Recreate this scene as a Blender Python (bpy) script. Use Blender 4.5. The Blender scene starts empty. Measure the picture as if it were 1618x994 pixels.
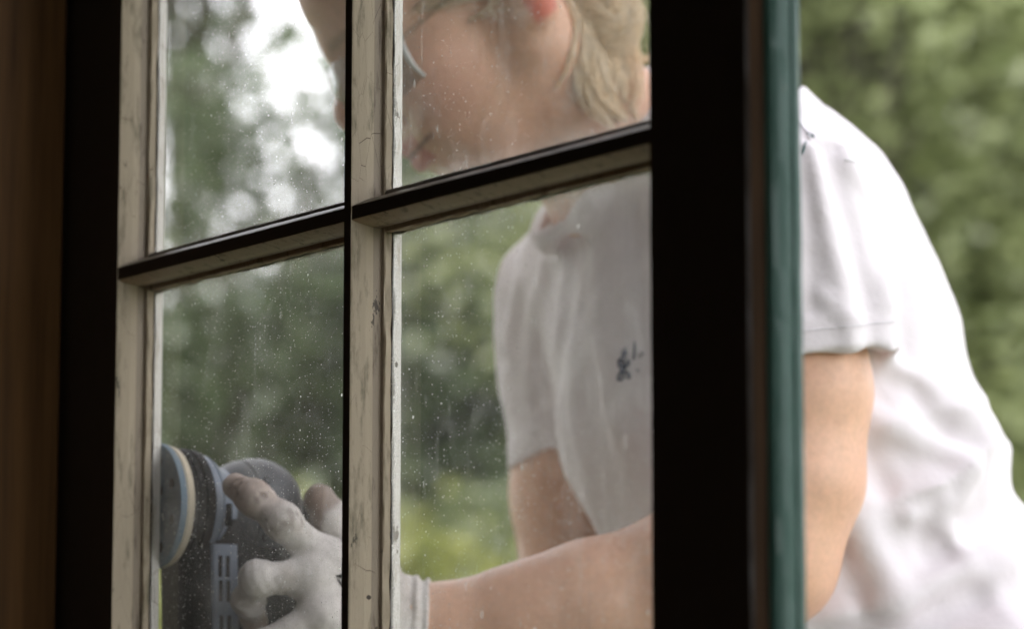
import bpy, bmesh, math, random
import numpy as np
from mathutils import Vector, Matrix
from mathutils.bvhtree import BVHTree

SC = bpy.context.scene
COL = SC.collection
R = math.radians
rng = np.random.default_rng(7)
random.seed(7)

# ------------------------------------------------------------------ camera
EYE = 1.02                                   # eye height over the garden ground
PITCH = 7.41
FPX, CX, CY = 4900.0, 809.0, 497.0           # focal length and centre in photo pixels (1618 wide)
cam_d = bpy.data.cameras.new("camera")
cam = bpy.data.objects.new("camera", cam_d)
COL.objects.link(cam)
cam.location = (0, 0, EYE)
cam.rotation_euler = (R(90 + PITCH), 0, 0)
cam_d.sensor_width = 36.0
cam_d.lens = 36.0 * FPX / 1618.0
cam_d.clip_start = 0.02
cam_d.clip_end = 500
cam_d.dof.use_dof = True
cam_d.dof.focus_distance = 1.71
cam_d.dof.aperture_fstop = 5.8
SC.camera = cam

# ------------------------------------------------------------------ world, sun, exposure
SUN_EL, SUN_AZ = 50.0, 205.0                  # azimuth measured from +Y towards +X
world = bpy.data.worlds.new("World")
SC.world = world
world.use_nodes = True
wn = world.node_tree
bg = wn.nodes["Background"]
sky = wn.nodes.new("ShaderNodeTexSky")
sky.sky_type = 'NISHITA'
sky.sun_disc = False
sky.sun_elevation = R(SUN_EL)
sky.sun_rotation = R(SUN_AZ)
sky.air_density = 1.0
sky.dust_density = 1.0
sky.ozone_density = 1.0
hsv = wn.nodes.new("ShaderNodeHueSaturation")
hsv.inputs["Saturation"].default_value = 0.12   # overcast: nearly white sky
wn.links.new(sky.outputs[0], hsv.inputs["Color"])
tintn = wn.nodes.new("ShaderNodeMix"); tintn.data_type = 'RGBA'; tintn.blend_type = 'MULTIPLY'
tintn.inputs[0].default_value = 1.0; tintn.inputs[7].default_value = (1.0, 0.98, 1.0, 1)
wn.links.new(hsv.outputs[0], tintn.inputs[6])
wn.links.new(tintn.outputs[2], bg.inputs["Color"])
bg.inputs["Strength"].default_value = 0.15

sun_d = bpy.data.lights.new("sun", 'SUN')
sun = bpy.data.objects.new("sun", sun_d)
COL.objects.link(sun)
sun_d.energy = 1.0
sun_d.angle = R(25)
sun_d.color = (1.0, 0.97, 0.94)
sdir = Vector((math.sin(R(SUN_AZ)) * math.cos(R(SUN_EL)), math.cos(R(SUN_AZ)) * math.cos(R(SUN_EL)), math.sin(R(SUN_EL))))
sun.rotation_euler = sdir.to_track_quat('Z', 'Y').to_euler()
sun.location = (3, 6, 8)

SC.view_settings.view_transform = 'Standard'
SC.view_settings.look = 'None'
SC.view_settings.gamma = 1.0
SC.view_settings.exposure = 2.88
SC.cycles.max_bounces = 10
SC.cycles.diffuse_bounces = 7
SC.cycles.transparent_max_bounces = 24
SC.cycles.sample_clamp_indirect = 6.0
SC.cycles.use_denoising = True
SC.cycles.denoising_input_passes = 'RGB_ALBEDO_NORMAL'
SC.cycles.denoising_prefilter = 'ACCURATE'

# ------------------------------------------------------------------ helpers
_cp, _sp = math.cos(R(PITCH)), math.sin(R(PITCH))
def P(px, py, Y):
    """point of the place at depth Y that projects to photo pixel (px, py)"""
    u, v = (px - CX) / FPX, (CY - py) / FPX
    dy = _cp - _sp * v
    k = Y / dy
    return np.array([u * k, Y, EYE + (_sp + _cp * v) * k])

def setp(o, label=None, cat=None, group=None, kind=None):
    if label: o["label"] = label
    if cat: o["category"] = cat
    if group: o["group"] = group
    if kind: o["kind"] = kind
    return o

def empty(name, loc, label, cat, group=None):
    o = bpy.data.objects.new(name, None)
    COL.objects.link(o)
    o.location = Vector([float(c) for c in loc])
    o.empty_display_size = 0.05
    return setp(o, label, cat, group)

def link(name, me, parent=None, mats=()):
    o = bpy.data.objects.new(name, me)
    COL.objects.link(o)
    for m in mats:
        if m is not None and m.name not in [x.name for x in me.materials if x]:
            me.materials.append(m)
    if parent is not None:
        # meshes are written in world coordinates: move them into the parent's frame
        w = Vector(parent.location)
        p = parent.parent
        while p is not None:
            w += Vector(p.location); p = p.parent
        me.transform(Matrix.Translation(-w))
        o.parent = parent
    return o

def mesh_from(name, verts, faces, smooth=True, mat_idx=None, cols=None):
    me = bpy.data.meshes.new(name)
    verts = np.asarray(verts, dtype=np.float32)
    if isinstance(faces, np.ndarray):
        n, k = faces.shape
        me.vertices.add(len(verts)); me.vertices.foreach_set("co", verts.ravel())
        me.loops.add(n * k); me.loops.foreach_set("vertex_index", faces.ravel().astype(np.int32))
        me.polygons.add(n)
        me.polygons.foreach_set("loop_start", np.arange(0, n * k, k, dtype=np.int32))
        me.polygons.foreach_set("loop_total", np.full(n, k, dtype=np.int32))
        me.update(calc_edges=True)
    else:
        me.from_pydata([tuple(v) for v in verts], [], faces)
    if smooth:
        me.polygons.foreach_set("use_smooth", np.ones(len(me.polygons), dtype=bool))
    if mat_idx is not None:
        me.polygons.foreach_set("material_index", np.asarray(mat_idx, dtype=np.int32))
    if cols is not None:
        at = me.color_attributes.new("col", 'FLOAT_COLOR', 'POINT')
        c4 = np.ones((len(verts), 4), dtype=np.float32); c4[:, :3] = cols
        at.data.foreach_set("color", c4.ravel())
    me.update()
    return me

# --- materials
class NT:
    def __init__(self, name):
        self.m = bpy.data.materials.new(name); self.m.use_nodes = True
        self.t = self.m.node_tree
        self.b = self.t.nodes["Principled BSDF"]
        self.out = self.t.nodes["Material Output"]
    def n(self, typ, **kw):
        x = self.t.nodes.new(typ)
        for k, v in kw.items(): setattr(x, k, v)
        return x
    def l(self, a, b): self.t.links.new(a, b)
    def coord(self, scale=(1, 1, 1), kind="Object"):
        tc = self.n("ShaderNodeTexCoord"); mp = self.n("ShaderNodeMapping")
        mp.inputs["Scale"].default_value = scale
        self.l(tc.outputs[kind], mp.inputs["Vector"]); return mp.outputs[0]
    def noise(self, vec, scale, detail=4, rough=0.6, dist=0.0):
        x = self.n("ShaderNodeTexNoise"); x.inputs["Scale"].default_value = scale
        x.inputs["Detail"].default_value = detail; x.inputs["Roughness"].default_value = rough
        x.inputs["Distortion"].default_value = dist
        self.l(vec, x.inputs["Vector"]); return x.outputs["Fac"]
    def ramp(self, fac, stops, interp='LINEAR'):
        x = self.n("ShaderNodeValToRGB"); x.color_ramp.interpolation = interp
        el = x.color_ramp.elements
        while len(el) < len(stops): el.new(0.5)
        for e, (p, c) in zip(el, stops):
            e.position = p; e.color = (*c, 1) if len(c) == 3 else c
        self.l(fac, x.inputs[0]); return x.outputs[0]
    def mixc(self, fac, a, b, mode='MIX'):
        x = self.n("ShaderNodeMix", data_type='RGBA', blend_type=mode)
        for s, v in ((0, fac), (6, a), (7, b)):
            if hasattr(v, "is_output"): self.l(v, x.inputs[s])
            elif isinstance(v, (tuple, list)): x.inputs[s].default_value = (*v, 1) if len(v) == 3 else v
            else: x.inputs[s].default_value = v
        return x.outputs[2]
    def math(self, op, a, b=0.0, clamp=False):
        x = self.n("ShaderNodeMath", operation=op, use_clamp=clamp)
        for i, v in enumerate((a, b)):
            if hasattr(v, "is_output"): self.l(v, x.inputs[i])
            else: x.inputs[i].default_value = v
        return x.outputs[0]
    def bump(self, h, strength=0.3, dist=0.001):
        x = self.n("ShaderNodeBump"); x.inputs["Strength"].default_value = strength
        x.inputs["Distance"].default_value = dist
        self.l(h, x.inputs["Height"]); self.l(x.outputs[0], self.b.inputs["Normal"])
    def color(self, v):
        if hasattr(v, "is_output"): self.l(v, self.b.inputs["Base Color"])
        else: self.b.inputs["Base Color"].default_value = (*v, 1)
    def set(self, **kw):
        for k, v in kw.items():
            s = self.b.inputs[k.replace("_", " ")]
            if hasattr(v, "is_output"): self.l(v, s)
            else: s.default_value = v
        return self

def plain(name, col, rough=0.5, var=0.12, scale=60, spec=0.5, bump=0.1):
    k = NT(name); v = k.coord()
    f = k.noise(v, scale)
    k.color(k.mixc(f, tuple(c * (1 - var) for c in col), tuple(min(1, c * (1 + var)) for c in col)))
    k.set(Roughness=rough); k.b.inputs["Specular IOR Level"].default_value = spec
    if bump: k.bump(f, bump, 0.0006)
    return k.m

def m_white_paint(name, base, dirt, crack_amt):
    k = NT(name); v = k.coord()
    vs = k.coord((1, 1, 0.16))
    f1 = k.noise(v, 45, 5, 0.65)
    c = k.mixc(f1, tuple(b * 0.86 for b in base), base)
    streak = k.noise(vs, 170, 6, 0.7)
    c = k.mixc(k.ramp(streak, [(0.47, (1, 1, 1)), (0.34, (0, 0, 0))][::-1]), dirt, c)
    # chips and dark pin holes
    vo = k.n("ShaderNodeTexVoronoi"); vo.inputs["Scale"].default_value = 70
    k.l(v, vo.inputs["Vector"])
    dn = k.noise(v, 300, 3, 0.6)
    d = k.math('ADD', vo.outputs["Distance"], k.math('MULTIPLY', dn, 0.12))
    rnd = k.n("ShaderNodeSeparateColor"); k.l(vo.outputs["Color"], rnd.inputs[0])
    pick = k.math('GREATER_THAN', rnd.outputs[0], 0.86)
    chip = k.math('MULTIPLY', k.math('LESS_THAN', d, 0.15), pick)
    c = k.mixc(chip, c, (0.05, 0.035, 0.022))
    fl = k.noise(k.coord((1, 1, 0.35)), 95, 5, 0.7)
    c = k.mixc(k.math('GREATER_THAN', fl, 0.665), c, tuple(d * 0.45 for d in dirt))
    # alligator cracks
    vc = k.n("ShaderNodeTexVoronoi", feature='DISTANCE_TO_EDGE'); vc.inputs["Scale"].default_value = 170
    k.l(k.coord((1, 1, 0.22)), vc.inputs["Vector"])
    cr = k.math('LESS_THAN', vc.outputs["Distance"], k.math('MULTIPLY', k.math('SUBTRACT', k.noise(v, 18, 3), 0.48), crack_amt))
    c = k.mixc(cr, c, (0.09, 0.065, 0.04))
    k.color(c); k.set(Roughness=0.55)
    h = k.math('SUBTRACT', k.math('ADD', streak, k.math('MULTIPLY', f1, 0.6)), k.math('ADD', chip, k.math('MULTIPLY', cr, 1.2)))
    k.bump(h, 0.45, 0.0008)
    return k.m

def m_wood(name, dark, light, rough=0.6, knots=False, axis_scale=(1, 1, 0.05), scale=34):
    k = NT(name); v = k.coord(axis_scale)
    w = k.noise(v, scale, 8, 0.62, 0.6)
    fine = k.noise(v, scale * 9, 3, 0.5)
    f = k.math('ADD', k.math('MULTIPLY', w, 0.75), k.math('MULTIPLY', fine, 0.25))
    c = k.ramp(f, [(0.35, dark), (0.65, light)])
    if knots:
        vo = k.n("ShaderNodeTexVoronoi"); vo.inputs["Scale"].default_value = 4.2
        k.l(k.coord((1.4, 1.4, 0.8)), vo.inputs["Vector"])
        c = k.mixc(k.ramp(vo.outputs["Distance"], [(0.04, (1, 1, 1)), (0.12, (0, 0, 0))]), c, tuple(x * 0.25 for x in dark))
    k.color(c); k.set(Roughness=rough); k.bump(f, 0.25, 0.0008)
    return k.m

M = {}
M["dark_paint"] = plain("dark_brown_paint", (0.017, 0.012, 0.009), 0.42, 0.4, 70, 0.5, 0.35)
def m_worn_glint_brown():
    k = NT("worn_glint_brown_paint"); v = k.coord((1, 1, 1))
    f = k.noise(v, 120, 4); w = k.noise(k.coord((.35, .35, 1)), 110, 5, .7)
    c = k.mixc(f, (0.034, 0.024, 0.018), (0.075, 0.055, 0.043))
    ch = k.math('GREATER_THAN', w, 0.655)
    c = k.mixc(ch, c, (0.36, 0.34, 0.32))  # pale flecks stand for glints as well as peeled paint
    k.color(c); k.set(Roughness=0.34); k.bump(k.math('SUBTRACT', f, ch), 0.5, 0.0008); return k.m
M["dusty_glint_brown"] = m_worn_glint_brown()
M["white_in"] = m_white_paint("aged_cream_paint", (0.47, 0.395, 0.285), (0.22, 0.19, 0.125), 0.04)
M["shaded_cream"] = m_white_paint("shaded_cream_paint", (0.30, 0.245, 0.18), (0.12, 0.09, 0.06), 0.05)  # darker cream: shade of the moulding's recess put into the paint colour
M["white_out"] = m_white_paint("white_putty_paint", (0.80, 0.78, 0.73), (0.45, 0.40, 0.33), 0.09)
M["crud"] = plain("old_dirt_seam", (0.06, 0.045, 0.03), 0.9, 0.5, 300, 0.2, 0.8)
M["rebate_wood"] = m_wood("rebate_wood", (0.012, 0.007, 0.004), (0.04, 0.022, 0.011), 0.9)
for n_ in M["rebate_wood"].node_tree.nodes:
    if n_.type == 'BSDF_PRINCIPLED': n_.inputs["Specular IOR Level"].default_value = 0.08
M["casing"] = m_wood("stained_pine", (0.030, 0.014, 0.005), (0.085, 0.043, 0.015), 0.5, True)
for n_ in M["casing"].node_tree.nodes:
    if n_.type == 'BSDF_PRINCIPLED': n_.inputs["Specular IOR Level"].default_value = 0.12
M["floor"] = m_wood("floor_pine", (0.22, 0.13, 0.06), (0.36, 0.23, 0.12), 0.5, False, (1, 0.05, 1))
M["ceiling"] = plain("ceiling_boards", (0.20, 0.14, 0.09), 0.7)
M["outside_wall"] = plain("pale_bounce_boards", (0.76, 0.74, 0.70), 0.75)  # unseen outer face, made pale to bounce light onto the woman

def m_green():
    k = NT("glossy_green_paint"); v = k.coord((1, 1, 0.12))
    f = k.noise(v, 120, 5, 0.6); g = k.noise(k.coord(), 260, 3, 0.55)
    c = k.mixc(f, (0.014, 0.050, 0.038), (0.036, 0.088, 0.070))
    ch = k.noise(k.coord((1, 1, 0.5)), 130, 4, 0.7)
    c = k.mixc(k.math('GREATER_THAN', ch, 0.70), c, (0.11, 0.09, 0.06))
    k.color(c); k.set(Roughness=0.5)
    k.b.inputs["Specular IOR Level"].default_value = 0.3
    k.b.inputs["Coat Weight"].default_value = 0.08
    k.bump(k.math('ADD', f, k.math('MULTIPLY', g, 0.7)), 0.6, 0.001)
    return k.m
M["green"] = m_green()

def m_glass():
    k = NT("dusty_old_glass"); v = k.coord()
    t = k.t
    fine = k.noise(v, 1150, 2, 0.7)
    grain = k.ramp(fine, [(0.50, (0, 0, 0)), (0.74, (1, 1, 1))])
    cloud = k.noise(v, 9, 4, 0.6)
    dens = k.ramp(cloud, [(0.33, (0.15,) * 3), (0.68, (1,) * 3)])
    def specks(scale, thr, keep, seedz, stretch=(1, 1, 1)):
        vv = k.coord(stretch)
        ad = k.n("ShaderNodeVectorMath", operation='ADD'); ad.inputs[1].default_value = (seedz, seedz * 1.7, seedz * .3)
        k.l(vv, ad.inputs[0])
        vo = k.n("ShaderNodeTexVoronoi"); vo.inputs["Scale"].default_value = scale
        k.l(ad.outputs[0], vo.inputs["Vector"])
        sp = k.n("ShaderNodeSeparateColor"); k.l(vo.outputs["Color"], sp.inputs[0])
        rad = k.math('MULTIPLY', k.math('SUBTRACT', sp.outputs[0], keep, True), thr / (1 - keep))
        wob = k.math('MULTIPLY', k.math('SUBTRACT', k.noise(v, scale * 5, 2), 0.5), thr * 0.9)
        dd = k.math('ADD', vo.outputs["Distance"], wob)
        s = k.math('MULTIPLY', k.math('SUBTRACT', rad, dd), 9.0 / thr * 0.5, True)
        return k.math('MULTIPLY', s, k.math('ADD', k.math('MULTIPLY', sp.outputs[1], 0.8), 0.2))
    s1 = specks(230, 0.15, 0.35, 1.3)
    s5 = specks(620, 0.26, 0.10, 6.3)
    s2 = specks(95, 0.11, 0.66, 4.1)
    s3 = specks(140, 0.17, 0.70, 8.7, (1, 1, 0.30))     # drips
    s4 = specks(40, 0.16, 0.80, 2.9, (1, 1, 0.6))       # smears
    streak = k.noise(k.coord((1, 1, 0.045)), 330, 5, 0.7)
    st = k.ramp(streak, [(0.56, (0, 0, 0)), (0.76, (1, 1, 1))])
    patch = k.noise(v, 26, 5, 0.65)
    pa = k.ramp(patch, [(0.52, (0, 0, 0)), (0.78, (1, 1, 1))])
    # grime gathers along the pane's edges
    at = k.n("ShaderNodeAttribute", attribute_name="edge")
    ed = k.math('MULTIPLY', k.math('POWER', at.outputs["Fac"], 3.0), k.math('ADD', patch, 0.1))
    am = k.n("ShaderNodeAttribute", attribute_name="amount").outputs["Fac"]
    clus = k.math('MULTIPLY', am, k.ramp(k.noise(k.coord((1, 1, .6)), 6.5, 4, .65), [(0.36, (0.30,) * 3), (0.60, (1,) * 3)]))
    s1, s5, s3 = (k.math('MULTIPLY', q, clus) for q in (s1, s5, s3))
    fac = k.math('MULTIPLY', grain, k.math('MULTIPLY', k.math('MULTIPLY', dens, am), 0.26))
    for x, w in ((s1, 1.15), (s5, 1.25), (s2, 1.0), (s3, 0.7), (s4, 0.40), (st, 0.14), (pa, 0.14), (ed, 0.9)):
        fac = k.math('ADD', fac, k.math('MULTIPLY', x, w))
    fac = k.math('MINIMUM', k.math("ADD", fac, 0.022), 0.85)
    tr = k.n("ShaderNodeBsdfTransparent"); tr.inputs[0].default_value = (0.75, 0.73, 0.715, 1)
    tl = k.n("ShaderNodeBsdfTranslucent"); tl.inputs[0].default_value = (0.88, 0.86, 0.81, 1)
    df = k.n("ShaderNodeBsdfDiffuse"); df.inputs[0].default_value = (0.5, 0.48, 0.44, 1)
    m1 = k.n("ShaderNodeMixShader"); m1.inputs[0].default_value = 0.25
    k.l(tl.outputs[0], m1.inputs[1]); k.l(df.outputs[0], m1.inputs[2])
    m2 = k.n("ShaderNodeMixShader"); k.l(fac, m2.inputs[0])
    k.l(tr.outputs[0], m2.inputs[1]); k.l(m1.outputs[0], m2.inputs[2])
    gl = k.n("ShaderNodeBsdfGlossy"); gl.inputs["Roughness"].default_value = 0.03
    lw = k.n("ShaderNodeLayerWeight")
    fr = k.math('ADD', k.math('MULTIPLY', k.math('POWER', lw.outputs["Facing"], 5.0), 0.9), 0.04)
    m3 = k.n("ShaderNodeMixShader"); k.l(fr, m3.inputs[0])
    k.l(m2.outputs[0], m3.inputs[1]); k.l(gl.outputs[0], m3.inputs[2])
    t.nodes.remove(k.b); k.l(m3.outputs[0], k.out.inputs[0])
    return k.m
M["glass"] = m_glass()

def m_clear(name, tint=(0.97, 0.98, 0.98), gloss=0.06):
    k = NT(name)
    tr = k.n("ShaderNodeBsdfTransparent"); tr.inputs[0].default_value = (*tint, 1)
    gl = k.n("ShaderNodeBsdfGlossy"); gl.inputs["Roughness"].default_value = gloss
    lw = k.n("ShaderNodeLayerWeight")
    fr = k.math('ADD', k.math('MULTIPLY', k.math('POWER', lw.outputs["Facing"], 5.0), 0.9), 0.04)
    m = k.n("ShaderNodeMixShader"); k.l(fr, m.inputs[0])
    k.l(tr.outputs[0], m.inputs[1]); k.l(gl.outputs[0], m.inputs[2])
    k.t.nodes.remove(k.b); k.l(m.outputs[0], k.out.inputs[0]); return k.m
M["clear"] = m_clear("clear_glass_edge")
M["lens"] = m_clear("safety_lens", (0.86, 0.87, 0.87), 0.08)

def m_attr(name, rough=0.5, sss=0.0, nscale=120, var=0.12, bump=0.15, bdist=0.0006, sheen=0.0, sssr=(0.008, 0.003, 0.0015), spec=0.4):
    k = NT(name); v = k.coord()
    a = k.n("ShaderNodeAttribute", attribute_name="col")
    f = k.noise(v, nscale, 5, 0.6)
    c = k.mixc(1.0, a.outputs["Color"], k.ramp(f, [(0.3, (1 - var,) * 3), (0.7, (1.0,) * 3)]), 'MULTIPLY')
    k.color(c); k.set(Roughness=rough)
    k.b.inputs["Specular IOR Level"].default_value = spec
    if sss:
        k.b.inputs["Subsurface Weight"].default_value = sss
        k.b.inputs["Subsurface Radius"].default_value = sssr
        k.b.inputs["Subsurface Scale"].default_value = 1.0
    if sheen: k.b.inputs["Sheen Weight"].default_value = sheen
    if bump: k.bump(k.math('ADD', f, k.math('MULTIPLY', k.noise(v, nscale * 7, 2), 0.5)), bump, bdist)
    return k.m
M["skin"] = m_attr("skin", 0.45, 0.13, 240, 0.14, 0.2, 0.0004)
M["shirt"] = m_attr("white_cotton", 0.85, 0.0, 38, 0.04, 0.35, 0.0016, 0.1, spec=0.15)
M["glove"] = m_attr("work_glove_knit", 0.8, 0.0, 160, 0.2, 0.35, 0.0006, 0.1, spec=0.2)
M["jeans"] = m_attr("pale_denim", 0.85, 0.0, 200, 0.2, 0.3, spec=0.15)
def m_hair():
    k = NT("blond_hair"); a = k.n("ShaderNodeAttribute", attribute_name="col")
    k.color(a.outputs["Color"]); k.set(Roughness=0.38)
    k.b.inputs["Specular IOR Level"].default_value = 0.5
    tl = k.n("ShaderNodeBsdfTranslucent"); k.l(a.outputs["Color"], tl.inputs[0])
    m = k.n("ShaderNodeMixShader"); m.inputs[0].default_value = 0.5
    k.l(k.b.outputs[0], m.inputs[1]); k.l(tl.outputs[0], m.inputs[2]); k.l(m.outputs[0], k.out.inputs[0])
    return k.m
M["hair"] = m_hair()
M["ink"] = plain("dark_blue_thread", (0.035, 0.045, 0.10), 0.8, 0.2, 400, 0.1, 0)
M["black_print"] = plain("black_print", (0.02, 0.02, 0.022), 0.7, 0.2, 400, 0.1, 0)
M["pad"] = plain("blue_grey_sanding_pad", (0.16, 0.22, 0.27), 0.8, 0.25, 40, 0.3, 0.2)
M["foam"] = plain("cream_foam", (0.56, 0.50, 0.39), 0.85, 0.15, 200, 0.2, 0.2)
M["rubber"] = plain("dusty_black_rubber", (0.014, 0.015, 0.016), 0.65, 0.7, 120, 0.15, 0.15)
M["steelblue"] = plain("blue_grey_housing", (0.21, 0.25, 0.31), 0.4, 0.2, 60, 0.5, 0.05)
M["housing"] = plain("dark_grey_housing", (0.075, 0.08, 0.088), 0.45, 0.45, 26, 0.5, 0.06)
M["hole"] = plain("dark_hole", (0.008, 0.008, 0.009), 0.9, 0.1, 50, 0.1, 0)
M["bark"] = plain("bark", (0.05, 0.048, 0.032), 0.9, 0.4, 12, 0.2, 0.6)
M["hinge"] = plain("old_iron", (0.04, 0.035, 0.03), 0.5, 0.4, 90)
def m_leaf(name, a, b, tr=0.4):
    k = NT(name); g = k.n("ShaderNodeAttribute", attribute_name="col")
    sp = k.n("ShaderNodeSeparateColor"); k.l(g.outputs["Color"], sp.inputs[0])
    c = k.mixc(sp.outputs[0], a, b)
    df = k.n("ShaderNodeBsdfDiffuse"); tl = k.n("ShaderNodeBsdfTranslucent")
    k.l(c, df.inputs[0]); k.l(c, tl.inputs[0])
    m = k.n("ShaderNodeMixShader"); m.inputs[0].default_value = tr
    k.l(df.outputs[0], m.inputs[1]); k.l(tl.outputs[0], m.inputs[2])
    gl = k.n("ShaderNodeBsdfGlossy"); gl.inputs["Roughness"].default_value = 0.4
    m2 = k.n("ShaderNodeMixShader"); m2.inputs[0].default_value = 0.04
    k.l(m.outputs[0], m2.inputs[1]); k.l(gl.outputs[0], m2.inputs[2])
    k.t.nodes.remove(k.b); k.l(m2.outputs[0], k.out.inputs[0]); return k.m
M["leaf_light"] = m_leaf("leaf_light_green", (0.155, 0.19, 0.08), (0.255, 0.28, 0.13), 0.5)
M["leaf_dark"] = m_leaf("leaf_dark_green", (0.038, 0.066, 0.028), (0.088, 0.125, 0.05), 0.5)
M["leaf_grey"] = m_leaf("leaf_grey_green", (0.065, 0.098, 0.048), (0.125, 0.165, 0.075), 0.5)
M["leaf_yellow"] = m_leaf("leaf_yellow_green", (0.15, 0.19, 0.05), (0.30, 0.30, 0.07), 0.5)
def m_grass():
    k = NT("grass_ground"); v = k.coord()
    f = k.noise(v, 3, 6); g = k.noise(v, 60, 4)
    k.color(k.mixc(k.math('ADD', k.math('MULTIPLY', f, .6), k.math('MULTIPLY', g, .4)), (0.03, 0.06, 0.015), (0.10, 0.13, 0.035)))
    k.set(Roughness=0.9); k.bump(g, 0.6, 0.03); return k.m
M["grass"] = m_grass()

# ------------------------------------------------------------------ the sash: local axes
YR = 1.42
A0 = P(1027, 240, YR)
DV = np.array([-0.5564, 0.8309, 0.0])        # along the sash, towards its hinge
TV = np.array([0.8309, 0.5564, 0.0])         # through the sash, towards the outside
ZV = np.array([0, 0, 1.0])
L0 = 0.379 * YR
L = L0 + 0.0105                               # clear width between the stiles
SO = np.array([A0[0], A0[1], 0.0])
def W(s, t, z): return SO + np.multiply.outer(s, DV) + np.multiply.outer(t, TV) + np.multiply.outer(z, ZV)
TH = 0.0287                                  # sash thickness
H0 = float(P(549, 336, (YR + DV[1] * L0 / 2))[2])   # height of the middle bar's nose
PH = 0.345                                   # bar pitch
ZB, ZT = H0 - PH, H0 + 2 * PH                # edges of bottom and top rail

# half profile of a bar: (t, half width, material on the piece that follows)
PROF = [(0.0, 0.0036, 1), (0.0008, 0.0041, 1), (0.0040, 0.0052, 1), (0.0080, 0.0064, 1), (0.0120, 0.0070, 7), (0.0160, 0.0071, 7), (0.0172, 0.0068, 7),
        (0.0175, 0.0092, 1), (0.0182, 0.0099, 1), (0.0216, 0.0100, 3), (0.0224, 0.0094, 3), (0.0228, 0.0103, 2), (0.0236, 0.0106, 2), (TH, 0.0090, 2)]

def sweep(ring, mats, p0, p1, ax, ay, name, n=60, jitter=0.0003, jit_idx=None, parent=None, cap=True, matlist=None):
    """extrude a closed ring of (a, b) points along p0->p1; a along ax, b along ay"""
    p0, p1 = np.asarray(p0, float), np.asarray(p1, float)
    k = len(ring); ring = np.asarray(ring)
    T = np.linspace(0, 1, n + 1)
    V = np.zeros((n + 1, k, 3))
    a = np.repeat(ring[None, :, 0], n + 1, 0); b = np.repeat(ring[None, :, 1], n + 1, 0)
    if jitter:
        def sm(m):
            x = rng.normal(size=(n + 1 + 8, k)); w = np.array([1, 2, 3, 2, 1.]) / 4.4
            return np.stack([np.convolve(x[:, j], w, 'same')[4:4 + n + 1] for j in range(k)], 1) * m
        ja = sm(jitter)
        if jit_idx is not None:
            mul = np.full(k, 0.22); mul[list(jit_idx)] = 1.5
            ja *= mul[None]
        ja[0] = 0; ja[-1] = 0
        a = a + ja
    V = (p0[None, None] + T[:, None, None] * (p1 - p0)[None, None] + a[..., None] * np.asarray(ax) + b[..., None] * np.asarray(ay))
    idx = np.arange((n + 1) * k).reshape(n + 1, k)
    F, MI = [], []
    for j in range(k):
        j2 = (j + 1) % k
        f = np.stack([idx[:-1, j], idx[:-1, j2], idx[1:, j2], idx[1:, j]], 1)
        F.append(f); MI.append(np.full(n, mats[j]))
    F = np.concatenate(F); MI = np.concatenate(MI)
    faces = [tuple(f) for f in F.tolist()]; mi = MI.tolist()
    if cap:
        faces += [tuple(idx[0, ::-1].tolist()), tuple(idx[-1].tolist())]; mi += [mats[0], mats[0]]
    me = mesh_from(name, V.reshape(-1, 3), faces, smooth=False, mat_idx=mi)
    bm = bmesh.new(); bm.from_mesh(me); bmesh.ops.recalc_face_normals(bm, faces=bm.faces)
    bm.to_mesh(me); bm.free()
    return link(name, me, parent, matlist)

SASHM = [M["dark_paint"], M["white_in"], M["white_out"], M["crud"], M["green"], M["rebate_wood"], M["dusty_glint_brown"], M["shaded_cream"]]
sash = empty("window_sash", W(L / 2, 0, ZB - 0.09), "old two-column casement window standing open inward, dark brown front with peeling cream bars", "window")

def full_profile(top_dark=False):
    right = [(-w, t) for t, w, m in PROF]
    left = [(w, t) for t, w, m in PROF][::-1]
    mr = [m for t, w, m in PROF]
    ml = [m for t, w, m in PROF][:-1][::-1]
    mats = mr[:-1] + [2] + ml + [0]
    if top_dark:                               # dark paint runs over the upper moulding
        n = len(PROF)
        for i in range(n, len(mats)):
            if mats[i] in (1, 3, 7): mats[i] = 6
        left = [(PROF[0][1] + (w - PROF[0][1]) * 1.55, t) for w, t in left]
    return right + left, mats

ring, mats = full_profile()
sm = L0 / 2 + 0.0052
jidx = [8, 9, 10, 11, 12]
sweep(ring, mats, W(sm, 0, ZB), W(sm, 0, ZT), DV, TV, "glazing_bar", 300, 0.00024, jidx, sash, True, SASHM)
ringh, matsh = full_profile(True)
ringh = [(a, b) for a, b in ringh]
wid = max(w for t, w, m in PROF)
for zc in (H0, H0 + PH):
    for (sa, sb) in ((0.0, sm - 0.0040), (sm + 0.0040, L)):
        # pieces butt against the tall bar's nose; deeper parts mitre into its flank
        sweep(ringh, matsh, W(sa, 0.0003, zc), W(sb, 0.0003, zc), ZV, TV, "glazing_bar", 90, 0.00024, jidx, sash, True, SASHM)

def half_ring(width, edge=None):
    """stile / rail: moulded on one side (towards -a), plain on the other at a = width"""
    n0 = PROF[0][1]
    r = [(-(w - n0), t) for t, w, m in PROF]
    m = [m for t, w, m in PROF]
    mm = m[:-1] + [4]
    r += [(width, TH), (width, 0.0)]; mm += [4, 0]
    return r, mm
SW = 0.0840
r, mm = half_ring(SW); mm[-2] = 5
sweep(r, mm, W(L, 0, ZB - 0.09), W(L, 0, ZT + 0.07), DV, TV, "stile", 300, 0.00024, jidx, sash, True, SASHM)
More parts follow.
